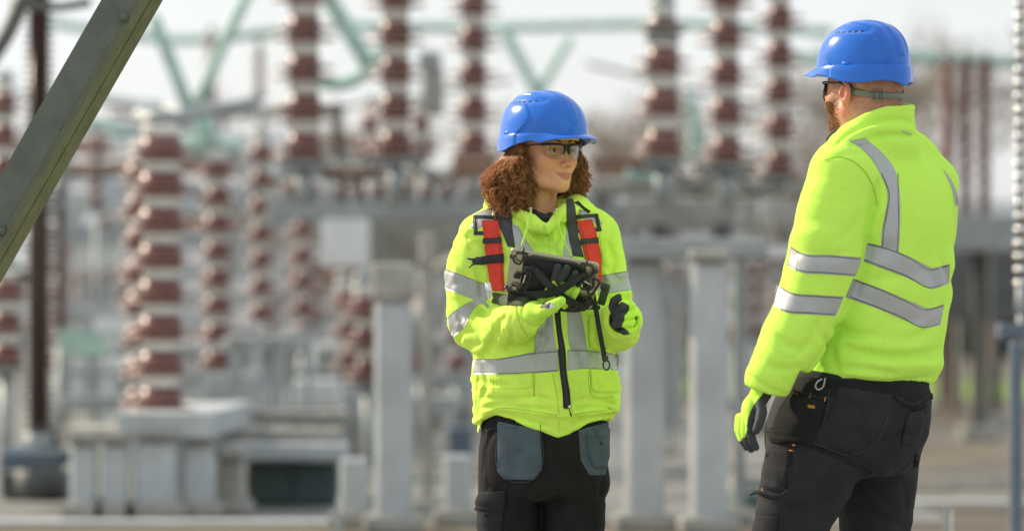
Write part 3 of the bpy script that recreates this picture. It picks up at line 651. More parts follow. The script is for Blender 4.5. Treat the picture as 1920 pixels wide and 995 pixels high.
# hanging fittings under the beams, indistinguishable blurred pieces
for k in range(34):
    x = rnd.uniform(1090, 1500) if k % 2 else rnd.uniform(430, 900); y = rnd.uniform(330, 440) if k % 2 else rnd.uniform(300, 366); D = rnd.uniform(31, 40); w = rnd.uniform(8, 22); h = rnd.uniform(14, 46)
    bx('hanging_fitting', x, y, x + w, y + h, D, .2, B[rnd.choice(['galv', 'dsteel', 'rust', 'conc2', 'conc', 'white'])], label='small blurred fitting of steel or concrete on the gantry beams', cat='fitting', group='fittings on the gantry')
# second, farther line of switchgear: frames on posts
for k in range(46):
    D = rnd.uniform(46, 78); x = rnd.uniform(100, 1500) if k < 38 else rnd.uniform(1500, 1920); top = rnd.uniform(430, 640) if k < 38 else rnd.uniform(400, 560); w = rnd.uniform(10, 24) * 45 / D; xw = PB(x, 0, D)[0]
    e = empty('far_support', (xw, D - D0, 0)); tag(e, 'blurred grey support frame standing far behind in the yard', 'frame', 'far support frames')
    zt = PB(0, top, D)[2]; ww = w * D / FPX; sp_ = rnd.uniform(.5, 1.3); mm_ = B[rnd.choice(['conc', 'galv', 'conc2', 'conc', 'white', 'dsteel', 'dsteel', 'rust'])]
    for s_ in (-1, 1): V, F_ = boxm((s_ * sp_ / 2, 0, zt / 2), (ww, ww, zt)); me = mesh_np('leg', V, F_, False); me.materials.append(mm_); link('leg', me, e)
    V, F_ = boxm((0, 0, zt + .12), (sp_ + ww + rnd.uniform(.2, 1.2), .3, .26)); me = mesh_np('crosshead', V, F_, False); me.materials.append(B[rnd.choice(['conc', 'galv', 'white', 'conc2'])]); link('crosshead', me, e)
for k in range(34):
    D = rnd.uniform(44, 80); x = rnd.uniform(90, 900) if k < 24 else rnd.uniform(1120, 1560); top = rnd.uniform(190, 400); w = rnd.uniform(8, 26); xw = PB(x, 0, D)[0]
    e = empty('lattice_mast', (xw, D - D0, 0)); tag(e, 'pale blurred mast with crossarm far behind in the yard', 'mast', 'far masts with crossarms'); zt = PB(0, top, D)[2]; ww = w * D / FPX; mm_ = B[rnd.choice(['conc', 'galv', 'conc2', 'white'])]
    V, F_ = boxm((0, 0, zt / 2), (ww, ww, zt)); me = mesh_np('shaft', V, F_, False); me.materials.append(mm_); link('shaft', me, e)
    for q in range(3): V, F_ = boxm((rnd.uniform(-.5, .5), 0, zt - .1 - q * rnd.uniform(.5, 1.1)), (rnd.uniform(.6, 2.6), .2, rnd.uniform(.1, .3))); me = mesh_np('crossarm', V, F_, False); me.materials.append(B[rnd.choice(['conc', 'galv', 'white', 'conc2', 'rust'])]); link('crossarm', me, e)
for k in range(30):
    D = rnd.uniform(44, 66); x = rnd.uniform(60, 1120) if k < 24 else rnd.uniform(1250, 1480); yt = rnd.uniform(380, 560); yb = yt + rnd.uniform(90, 170)
    column(x, yt, yb, 11 * 45 / D, 30 * 45 / D, 40 * 45 / D, D, 'far blurred banded insulator lost among the switchgear', group='far banded insulators')
bx('control_building', 330, 470, 720, 660, 95, 6, B['galv'], label='low pale control building far behind the left insulators', cat='building', ground=True)
bx('control_building', 110, 420, 250, 650, 90, 6, B['conc2'], label='grey-brown building far behind at the left', cat='building', ground=True)
bx('control_building', 1110, 500, 1300, 660, 100, 6, B['conc2'], label='low beige building far behind between the people', cat='building', ground=True)
# ---- right-hand side behind the man
bx('transformer_tank', 1700, 404, 1960, 470, 42, 1.6, B['galv'], label='grey horizontal beam right of the man', cat='beam'); bx('transformer_tank', 1740, 470, 1930, 600, 56, 2, B['dsteel'], label='dark transformer mass right of the man', cat='transformer')
for x, w, yb, lb in ((1836, 26, 826, 'left'), (1864, 18, 802, 'right'), (1770, 22, 770, 'far left')):
    D = 8000 * CH / (yb - 620); a = PB(x, 0, D); e = empty('support_post', (a[0], D - D0, 0)); tag(e, f'brown-grey support post under the transformer, {lb} one', 'post', 'support posts right of the man')
    zt = PB(0, 470, D)[2]; V, F_ = boxm((0, 0, zt / 2), (w * D / FPX, w * D / FPX, zt), bev=.02); me = mesh_np('shaft', V, F_, False); me.materials.append(B['dsteel']); link('shaft', me, e); V, F_ = boxm((0, 0, .08), (w * D / FPX + .25, w * D / FPX + .25, .16), bev=.02); me = mesh_np('base_plate', V, F_, False); me.materials.append(B['conc2']); link('base_plate', me, e)
bx('steel_post', 1894, 640, 1918, 995, 20, .08, B['blue'], ground=True, label='blue-grey post at the right edge', cat='post'); bx('post_bracket', 1872, 606, 1925, 636, 20.2, .12, B['blue'], label='grey bracket on the post at the right edge', cat='bracket')
# kerbs
bx('kerb', -300, 976, 632, 1010, 24.6, .3, B['conc'], label='pale concrete kerb along the bottom left', cat='kerb', ground=True); bx('kerb', 1380, 938, 2200, 958, 27.5, .25, B['conc'], label='pale concrete kerb low behind the man', cat='kerb', ground=True)
bx('low_wall', 1372, 890, 1500, 935, 29, .4, B['conc2'], label='low wall end between the column and the trousers of the man', cat='wall', ground=True); bx('cabinet', 1376, 922, 1440, 995, 26.5, .5, B['cab'], label='small dark green cabinet behind the hand of the man', cat='cabinet', ground=True)
def peg(px, py, D, label):
    a = PB(px, py, D); e = empty('fence_peg', (a[0], a[1], 0)); tag(e, label, 'post', 'angle steel fence posts'); zt = a[2]
    for nm, c, s_ in (('flange', (-.018, 0, zt / 2), (.045, .005, zt)), ('web', (.006, .022, zt / 2 - .01), (.005, .044, zt - .02))): V, F_ = boxm(c, s_); V[:, 0] += np.where((V[:, 2] > zt - .03), (c[0] - V[:, 0]) * .6, 0); me = mesh_np(nm, V, F_, False); me.materials.append(B['galv']); link(nm, me, e)
    return e
peg(641, 928, 17, 'slim steel angle post at the bottom, left of the woman'); peg(1783, 945, 16, 'slim steel angle post at the bottom right beside the man')
# ---- hedge, bare trees
rt = np.random.RandomState(21)
def blades(n, lo, hi, size, zfall=0.0):
    c = rt.uniform(lo, hi, (n, 3)); d1 = rt.normal(size=(n, 3)); d1 /= np.linalg.norm(d1, axis=1, keepdims=True); d2 = np.cross(d1, rt.normal(size=(n, 3))); d2 /= np.linalg.norm(d2, axis=1, keepdims=True)
    s_ = size * rt.uniform(.5, 1.3, (n, 1)); V = np.stack([c - d1 * s_, c + d2 * s_ * .6, c + d1 * s_, c - d2 * s_ * .6], 1).reshape(-1, 3); return V, np.arange(4 * n).reshape(n, 4)
B['hedge'] = mat('winter_hedge', (0.115, 0.10, 0.055), rough=.9, var=.5, vscale=.3); B['hedge2'] = mat('evergreen_hedge', (0.07, 0.10, 0.04), rough=.9, var=.5, vscale=.3)
for nm, x0, x1, y, h, m, lb in (('hedge', -30, 4, 150, 5.6, 'hedge2', 'dark green hedge far behind the left half of the yard'), ('hedge', 4, 75, 165, 6.2, 'hedge', 'brown winter hedge far behind the right half of the yard')):
    V, Q = blades(int(760 * (x1 - x0)), (x0, y - 2, 0), (x1, y + 2, h), .35); cz = V.reshape(-1, 4, 3); hh = h * (.75 + .25 * noise3(cz[:, 0, 0], cz[:, 0, 1] * 0, cz[:, 0, 0] * 0, .35)); cz[:, :, 2] *= (hh / h)[:, None]
    tag(obj(nm, V, Q, B[m], smooth=False), lb, 'hedge')
B['bark'] = mat('grey_bark', (0.27, 0.215, 0.16), rough=.9, var=.3, vscale=2)
def bare_tree(px, D, H, seed, label):
    r_ = random.Random(seed); segs = []
    def grow(p, d, L_, r, dep):
        n = 3; q = [p]
        for i in range(n): d = (d + Vector((r_.gauss(0, .12), r_.gauss(0, .12), r_.gauss(0, .08) + .04))).normalized(); q.append(q[-1] + d * L_ / n)
        segs.append((q, max(r, .022), max(r * .62, .016), dep))
        if dep >= 6: return
        for k in range(r_.choice([2, 3, 3])):
            a = r_.uniform(.3, .85); ax = Vector((r_.gauss(0, 1), r_.gauss(0, 1), r_.gauss(0, .4))).normalized(); nd = (d * math.cos(a) + ax * math.sin(a)).normalized()
            grow(q[r_.choice([2, 3, 3])], nd, L_ * r_.uniform(.66, .86), r * r_.uniform(.5, .66), dep + 1)
    grow(Vector((0, 0, 0)), Vector((0, 0, 1)), H * .28, H * .022, 0)
    e = empty('bare_tree', (PB(px, 0, D)[0], D - D0, 0)); tag(e, label, 'tree', 'bare winter trees beyond the yard')
    for nm, f in (('trunk', lambda d: d < 2), ('crown', lambda d: d >= 2)):
        ps = [tube(np.array([tuple(v) for v in q]), np.linspace(a, b, 4), 5 if nm == 'trunk' else 3, caps=False) for q, a, b, d in segs if f(d)]
        V, F_ = join(ps); me = mesh_np(nm, V, F_); me.materials.append(B['bark']); link(nm, me, e)
for i, (px, D, H, lb) in enumerate(((1745, 150, 14, 'bare winter tree right behind the helmet of the man'), (1860, 165, 15, 'tall bare winter tree at the far right'), (1640, 170, 13, 'bare winter tree whose crown shows left of the helmet of the man'), (1150, 160, 12, 'bare winter tree right of the helmet of the woman'), (1060, 175, 12, 'bare winter tree above the helmet of the woman'),
        (1540, 180, 12, 'bare winter tree left of the man'), (980, 170, 11, 'bare winter tree left above the helmet of the woman'), (660, 180, 11, 'bare winter tree between the first two big insulators'), (400, 175, 10, 'bare winter tree behind the mint arms'), (1920, 140, 12, 'bare winter tree cut by the right edge'), (1790, 190, 15, 'bare winter tree behind the three slender insulators'), (2080, 150, 14, 'bare winter tree outside the right edge of the picture'), (2300, 170, 13, 'second bare winter tree outside the right edge'), (1340, 185, 14, 'bare winter tree between the second and third insulators right of the woman'), (1440, 160, 11, 'bare winter tree behind the insulator nearest the man'), (1240, 190, 13, 'bare winter tree behind the insulator with the brown top'))):
    bare_tree(px, D, H, 40 + i, lb)
# ---- the wood on the photographer's side, seen only in reflections
B['wood'] = mat('wood_foliage', (0.045, 0.055, 0.028), rough=.9, var=.5, vscale=.5)
V, Q = blades(16000, (-60, -52, 0), (60, -44, 5.0), .9); cz = V.reshape(-1, 4, 3); cz[:, :, 2] *= (.72 + .28 * noise3(cz[:, 0, 0], cz[:, 0, 1] * 0, cz[:, 0, 0] * 0, .22))[:, None]
tag(obj('woodland', V, Q, B['wood'], smooth=False), 'dark wood standing behind the photographer', kind='stuff')
# ---- the painted steel girder in front, crossing the left corner
ge = empty('steel_girder', W(-60, 620, -.5)); tag(ge, 'slanting grey-green painted steel girder across the top left corner', 'girder')
YG = -.45
def gP(px, py, d=0.0): return W(px, py, YG + d)
def prism(name, quad, d0, d1, m, n=1):
    """quad of picture points at depth d0, extruded back to d1"""
    a = np.array([gP(*q, d0) for q in quad]); dv = np.array([0, d1 - d0, 0]); V = np.concatenate([a, a + dv]); F_ = np.array([(0, 1, 2, 3), (7, 6, 5, 4), (0, 4, 5, 1), (1, 5, 6, 2), (2, 6, 7, 3), (3, 7, 4, 0)]); return obj(name, V, [F_], m, ge, smooth=False)
def gx(x0, y0, t): return (x0 + t * 0.573, y0 - t)      # along the girder
# edges at y=0 and their slope: left (190,0)->(0,330); arris (265,0)->(0,460); right (305,0)->(0,532)
def edge(x_at0, slope, y): return (x_at0 - slope * y, y)
eL = lambda y: edge(190, .5757, y); eA = lambda y: edge(266, .5757, y); eG = lambda y: edge(282, .5757, y); eR = lambda y: edge(306, .5757, y)
yt_, yb_ = -260, 900
prism('web_plate', [eL(yt_), eL(yb_), eA(yb_), eA(yt_)], 0, .02, B['girder'])
a_, b_ = gP(*eA(yt_), -.006), gP(*eA(yb_), -.006)
def ridge(name, e0, e1, d0, d1, m, dd=.012):
    """flange turned away from the camera from edge e0 (near) to e1 (far)"""
    q = np.array([gP(*e0(yt_), d0), gP(*e0(yb_), d0), gP(*e1(yb_), d1), gP(*e1(yt_), d1)]); n = np.cross(q[1] - q[0], q[3] - q[0]); n /= np.linalg.norm(n); n = n if n[1] > 0 else -n
    V = np.concatenate([q, q + n * dd]); F_ = np.array([(0, 1, 2, 3), (7, 6, 5, 4), (0, 4, 5, 1), (1, 5, 6, 2), (2, 6, 7, 3), (3, 7, 4, 0)]); return obj(name, V, [F_], m, ge, smooth=False)
ridge('near_flange', eA, eG, -.006, .050, B['girder2']); ridge('far_flange', lambda y: edge(284.5, .5757, y), eR, .056, .120, B['girder2'])
ridge('edge_bead', lambda y: edge(263, .5757, y), lambda y: edge(267.5, .5757, y), -.007, -.006, B['girder'], dd=.004)
for (x, y, r) in ((232, 33, .012), (3, 433, .012)):
    c = gP(x, y, -.006); V, F_ = tube(np.array([c + (0, .008, 0), c + (0, -.006, 0)]), [r, r * .92], 12); bo = obj('bolt', V, F_, B['girder'], ge); V, F_ = tube(np.array([c + (0, -.005, 0), c + (0, -.013, 0)]), [r * .55, r * .5], 10); obj('bolt_tip', V, F_, B['girder'], bo)
V, F_ = tube(np.array([gP(113, 240, .001), gP(113, 240, -.0015)]), [.0055, .0055], 12); obj('bolt_hole_shade', V, F_, B['dsteel'], ge)  # dark disc on the plate in place of the shade inside a hole
# ------------------------------------------------------------------ people: shared materials
M = {}
LIME = (0.45, 0.93, 0.035)
M['jacket'] = mat('hi_vis_cloth', (0.64, 0.93, 0.12), rough=.85, spec=.2, var=.13, vscale=11, bump=.35, bscale=900, bdist=.0006, bump2=.25, b2scale=22)
M['fleece'] = mat('hi_vis_fleece', (0.58, 0.94, 0.12), rough=.95, spec=.1, sheen=.3, var=.05, vscale=200, bump=.6, bscale=480, bdist=.0012, bump2=.3, b2scale=26)
M['tape'] = mat('reflective_tape', (0.40, 0.42, 0.41), rough=.40, spec=.5, metal=.3, var=.05, vscale=12, bump=.25, bscale=600, bdist=.0005, bump2=.35, b2scale=30, noise_rough=.12, stretch=(1, 1, .5))
M['helmet'] = mat('blue_helmet_plastic', (0.008, 0.135, 0.60), rough=.13, spec=.4, coat=.15, var=.10, vscale=9, noise_rough=.14, bump=.04, bscale=160, bdist=.0008)
M['dark'] = mat('black_plastic', (0.018, 0.02, 0.022), rough=.42)
M['web'] = mat('black_webbing', (0.022, 0.024, 0.026), rough=.8, var=.3, vscale=60, bump=.8, bscale=700, bdist=.0008)
M['greyweb'] = mat('charcoal_webbing', (0.05, 0.052, 0.055), rough=.75, var=.2, vscale=60, bump=.7, bscale=700, bdist=.0008)
M['red'] = mat('red_webbing', (0.72, 0.05, 0.025), rough=.75, var=.15, vscale=50, bump=.8, bscale=500, bdist=.001)
M['stitch'] = mat('dark_thread', (0.03, 0.01, 0.01), rough=.9)
M['yellow'] = mat('yellow_band', (0.75, 0.42, 0.02), rough=.6)
M['steel'] = mat('bright_steel', (0.7, 0.7, 0.72), rough=.25, metal=1.0)
M['greyplastic'] = mat('grey_plastic', (0.16, 0.19, 0.16), rough=.5, var=.1, vscale=30)
M['cord'] = mat('lime_cord', (0.55, 0.85, 0.12), rough=.9, bump=.8, bscale=900, bdist=.0008)
M['rope'] = mat('speckled_cord', (0.5, 0.5, 0.47), rough=.9, var=.7, vscale=420)
M['glove'] = mat('work_glove', (0.54, 0.88, 0.10), rough=.9, spec=.15, var=.08, vscale=60, attr='palm', attr_col=(0.045, 0.050, 0.052), attr_rough=.55, bump=.6, bscale=650, bdist=.0009, bump2=.2, b2scale=60)
M['trouser'] = mat('black_trouser', (0.016, 0.016, 0.016), rough=.9, spec=.2, var=.25, vscale=14, bump=.5, bscale=900, bdist=.0006, bump2=.6, b2scale=16, sheen=.05)
M['trouser2'] = mat('charcoal_trouser', (0.025, 0.026, 0.028), rough=.88, spec=.2, var=.2, vscale=18, bump=.5, bscale=900, bdist=.0006, bump2=.6, b2scale=18, sheen=.08)
M['pocket'] = mat('slate_pocket', (0.075, 0.105, 0.125), rough=.85, spec=.25, var=.15, vscale=22, bump=.5, bscale=1000, bdist=.0005, bump2=.5, b2scale=26)
M['orange'] = mat('orange_thread', (0.75, 0.33, 0.03), rough=.8)
M['boot'] = mat('boot_leather', (0.03, 0.025, 0.02), rough=.6, var=.3)
M['tablet'] = mat('champagne_aluminium', (0.42, 0.42, 0.30), rough=.34, metal=.85, bump=.1, bscale=1200, bdist=.0002)
M['screen'] = mat('tablet_glass', (0.01, 0.01, 0.012), rough=.08)
M['white'] = mat('white_label', (0.7, 0.72, 0.72), rough=.6)
M['navy'] = mat('navy_label', (0.012, 0.02, 0.06), rough=.6)
def skin_mat(name, col, red, brow):
    m = mat(name, col, rough=.5, spec=.4, var=.10, vscale=35, attr=['flush', 'lip', 'brow'], attr_col=[red, brow[0], brow[1]], sss=.12, bump=.35, bscale=420, bdist=.0006)
    return m
M['skin_f'] = skin_mat('warm_brown_skin', (0.68, 0.35, 0.19), (0.66, 0.25, 0.14), ((0.44, 0.12, 0.10), (0.045, 0.022, 0.014)))
M['skin_m'] = skin_mat('fair_ruddy_skin', (0.60, 0.34, 0.22), (0.62, 0.23, 0.15), ((0.5, 0.2, 0.15), (0.26, 0.14, 0.075)))
def hair_mat(name, col, tr):
    m = bpy.data.materials.new(name); m.use_nodes = True; t = m.node_tree; n = t.nodes; l = t.links.new; n.clear()
    o = n.new('ShaderNodeOutputMaterial'); d = n.new('ShaderNodeBsdfPrincipled'); d.inputs['Base Color'].default_value = (*col, 1); d.inputs['Roughness'].default_value = .38
    d.inputs['Specular Tint'].default_value = (1.0, .75, .5, 1); d.inputs['Specular IOR Level'].default_value = .6
    tcn = n.new('ShaderNodeTexCoord'); nn = n.new('ShaderNodeTexNoise'); nn.inputs['Scale'].default_value = 60; l(tcn.outputs['Object'], nn.inputs['Vector'])
    rp = n.new('ShaderNodeValToRGB'); rp.color_ramp.elements[0].position = .35; rp.color_ramp.elements[1].position = .68
    rp.color_ramp.elements[0].color = (*[c * .55 for c in col], 1); rp.color_ramp.elements[1].color = (*[c * 1.7 for c in col], 1)
    l(nn.outputs['Fac'], rp.inputs['Fac']); l(rp.outputs['Color'], d.inputs['Base Color'])
    tb = n.new('ShaderNodeBsdfTranslucent'); tb.inputs['Color'].default_value = (*tr, 1)
    mxs = n.new('ShaderNodeMixShader'); mxs.inputs['Fac'].default_value = .48; l(d.outputs[0], mxs.inputs[1]); l(tb.outputs[0], mxs.inputs[2]); l(mxs.outputs[0], o.inputs['Surface'])
    return m
M['hair'] = hair_mat('auburn_curls', (0.36, 0.195, 0.105), (0.85, 0.52, 0.28))
M['beard'] = hair_mat('ginger_beard', (0.38, 0.20, 0.095), (0.55, 0.28, 0.1))
def lens_mat(name, tint, refl):
    m = bpy.data.materials.new(name); m.use_nodes = True; t = m.node_tree; n = t.nodes; l = t.links.new; n.clear()
    o = n.new('ShaderNodeOutputMaterial'); a = n.new('ShaderNodeBsdfTransparent'); a.inputs['Color'].default_value = (*tint, 1)
    g = n.new('ShaderNodeBsdfGlossy'); g.inputs['Roughness'].default_value = .03; g.inputs['Color'].default_value = (1, 1, 1, 1)
    fr = n.new('ShaderNodeFresnel'); fr.inputs['IOR'].default_value = refl; mxs = n.new('ShaderNodeMixShader')
    l(fr.outputs[0], mxs.inputs['Fac']); l(a.outputs[0], mxs.inputs[1]); l(g.outputs[0], mxs.inputs[2]); l(mxs.outputs[0], o.inputs['Surface'])
    return m
M['lens'] = lens_mat('clear_lens', (.86, .88, .84), 1.55)
def eye_mat():
    m = bpy.data.materials.new('eye'); m.use_nodes = True; t = m.node_tree; n = t.nodes; l = t.links.new
    b = n['Principled BSDF']; b.inputs['Roughness'].default_value = .08
    a = n.new('ShaderNodeAttribute'); a.attribute_name = 'iris'; rp = n.new('ShaderNodeValToRGB'); e = rp.color_ramp.elements
    rp.color_ramp.interpolation = 'CONSTANT'
    e[0].position = 0; e[0].color = (.6, .55, .5, 1); e[1].position = .4; e[1].color = (.07, .035, .015, 1); x = e.new(.8); x.color = (.005, .005, .005, 1)
    l(a.outputs['Fac'], rp.inputs['Fac']); l(rp.outputs['Color'], b.inputs['Base Color']); return m
M['eye'] = eye_mat()
# ------------------------------------------------------------------ head frame: columns are the wearer's right, forward, up
def hframe(f):
    f = np.array([f[0], f[1], 0.0]); f /= np.linalg.norm(f); u = np.array([0, 0, 1.0]); return np.stack([np.cross(f, u), f, u], 1)
def build_head(F, C, Mx, s=1.0, male=False):
    """adds the head and neck to field F; C the point between the eyes' level and ears, s size"""
    T = lambda p: C + Mx @ (np.array(p, float) * s)
    R = lambda *r: np.array(r) * s
    F.ell(T((0, -.012, .03)), R(.0765, .096, .088), .0, Mx)
    F.ell(T((0, .030, -.028)), R(.0585, .060, .076), .02, Mx)
    jw = .056 if male else .046
    for x in (-1, 1):
        F.chain([T((x * jw, -.002, -.056)), T((x * .038, .035, -.082)), T((x * .011, .068, -.094))], [.020 * s, .016 * s, .015 * s], .025)
        F.ell(T((x * .040, .054, -.028)), R(.021, .021, .023), .022, Mx)
        F.chain([T((x * .048, .058, .017)), T((x * .028, .074, .0225)), T((x * .009, .078, .017))], [.008 * s, .0075 * s, .007 * s], .016)
        F.ell(T((x * .0315, .092, -.001)), R(.019, .0125, .0125), .012, Mx, 's')
        # eyelids round the ball, opened with a lens-shaped slit
        F.ell(T((x * .0315, .0665, .0)), R(.0155, .0148, .0142), .005, Mx)
        F.ell(T((x * .0315, .0835, -.0008)), R(.0118, .0072, .0042), .0025, Mx, 's')
        # ear
        e = np.array([x * .077, -.012, -.012])
        F.ell(T(e + (x * .004, 0, 0)), R(.0080, .0165, .030), .004, Mx)
        F.ell(T(e + (x * .0125, .003, .002)), R(.0075, .0095, .0195), .003, Mx, 's'); F.ell(T(e + (x * .008, .013, -.004)), R(.004, .005, .007), .003, Mx)
    F.ell(T((0, .074, -.093)), R(.017, .016, .014), .014, Mx)
    F.ell(T((0, .074, -.066)), R(.026, .016, .022), .018, Mx)
    # nose
    F.chain([T((0, .078, .008)), T((0, .090, -.014)), T((0, .1035, -.033))], [.0075 * s, .0075 * s, .0085 * s], .009)
    F.ell(T((0, .1085, -.0375)), R(.0095, .0085, .0078), .006, Mx)
    for x in (-1, 1):
        F.ell(T((x * .0125, .0955, -.0405)), R(.0068, .0095, .0068), .005, Mx)
        F.ell(T((x * .0065, .103, -.0475)), R(.0036, .0055, .0030), .002, Mx, 's')
    # lips
    F.chain([T((-.0275, .0755, -.0605)), T((-.013, .0885, -.0650)), T((-.0042, .0935, -.0638)), T((0, .0928, -.0648)), T((.0042, .0935, -.0638)), T((.013, .0885, -.0650)), T((.0275, .0755, -.0605))],
            np.array([.0018, .0036, .0042, .0040, .0042, .0036, .0018]) * s, .004)
    F.chain([T((-.020, .0815, -.0700)), T((-.010, .0895, -.0735)), T((0, .0920, -.0742)), T((.010, .0895, -.0735)), T((.020, .0815, -.0700))], np.array([.0024, .0050, .0056, .0050, .0024]) * s, .004)
    F.crease([T((-.031, .076, -.0595)), T((-.013, .094, -.0682)), T((0, .0985, -.0690)), T((.013, .094, -.0682)), T((.031, .076, -.0595))], .0021 * s, .0026 * s)
    # cheek to mouth line
    for x in (-1, 1):
        F.crease([T((x * .017, .091, -.043)), T((x * .027, .083, -.054)), T((x * .0335, .073, -.062))], .0045 * s, .0016 * s)
    # neck
    nr0, nr1 = (.064, .072) if male else (.046, .050)
    F.chain([T((0, -.018, -.055)), T((0, -.030, -.12)), T((0, -.045, -.20))], [nr0 * s, nr0 * s, nr1 * s], .022)
def head_attrs(V, C, Mx, s, male=False):
    q = ((V - C) @ Mx) / s; x, y, z = q[:, 0], q[:, 1], q[:, 2]; ax = np.abs(x)
    # lips
    up = -.0602 - .02 * ax - .0012 * np.exp(-(ax / .0035) ** 2) + .0012 * (ax / .026) ** 4; lo = -.0795 + (ax / .027) ** 2 * .0178
    lip = np.clip((up - z) / .0014 + .5, 0, 1) * np.clip((z - lo) / .0014 + .5, 0, 1) * np.clip((.0275 - ax) / .002, 0, 1) * (y > .07)
    brow_z = .0235 + .006 * np.sin(np.clip((ax - .014) / .036, 0, 1) * 2.4) - .0; th = .0042 * np.clip(1.15 - (ax - .014) / .040, .25, 1)
    brow = np.clip((th - np.abs(z - brow_z)) / .0015 + .3, 0, 1) * (ax > .013) * (ax < .052) * (y > .04)
    lash = np.exp(-(((z - .0042 + 18 * (ax - .0315) ** 2)) / .0014) ** 2) * (np.abs(ax - .0315) < .0145) * (y > .06)
    brow = np.maximum(brow * .9, lash * .9)
    fl = .8 * np.exp(-(((ax - .040) / .02) ** 2 + ((z + .03) / .018) ** 2)) + .8 * np.exp(-((x / .014) ** 2 + ((z + .038) / .012) ** 2)) * (y > .08) + .5 * (ax > .074)
    if male:
        fl = .35 + fl * .6 + 1.0 * (ax > .0785)
        # clipped hair above and behind the ear, beard shadow in front of it
        n = noise3(q[:, 0], q[:, 1], q[:, 2], 90.) * .3 + .8
        hairy = np.clip((z - (.012 - .9 * np.clip(-y - .03, 0, .1))) / .02, 0, 1) * .55 * (y < .055)
        st = np.clip((y - .004) / .015, 0, 1) * np.clip((-.005 - z) / .03, 0, 1) * .75
        brow = np.maximum(brow, np.clip(np.maximum(hairy, st) * n, 0, .8)) * (ax < .0785)
    return dict(flush=np.clip(fl, 0, 1), lip=lip * (0.25 if male else .8), brow=brow)
def eyes(person, C, Mx, s, gaze=(0, 0)):
    for x in (-1, 1):
        c = np.array([x * .0315, .0662, -.0002]) * s; r = .0143 * s; n = 24; a = np.linspace(0, np.pi, 17); b = np.linspace(0, 2 * np.pi, n, endpoint=False)
        g = np.array([gaze[0], 1.0, gaze[1]]); g /= np.linalg.norm(g); fr = frame3(np.cross(g, (0, 0, 1)), g)
        V = []; ir = []
        for t in a:
            for ph in b: V.append(c + r * (fr @ np.array([np.sin(t) * np.cos(ph), np.sin(t) * np.sin(ph), np.cos(t)]))); ir.append(1.0 if t < .17 else .6 if t < .43 else 0)
        idx = np.arange(17 * n).reshape(17, n); j = np.roll(idx, -1, 1); Q = np.stack([idx[:-1], j[:-1], j[1:], idx[1:]], -1).reshape(-1, 4)
        obj('eye', C + np.array(V) @ Mx.T, [Q], M['eye'], person, attrs={'iris': ir})
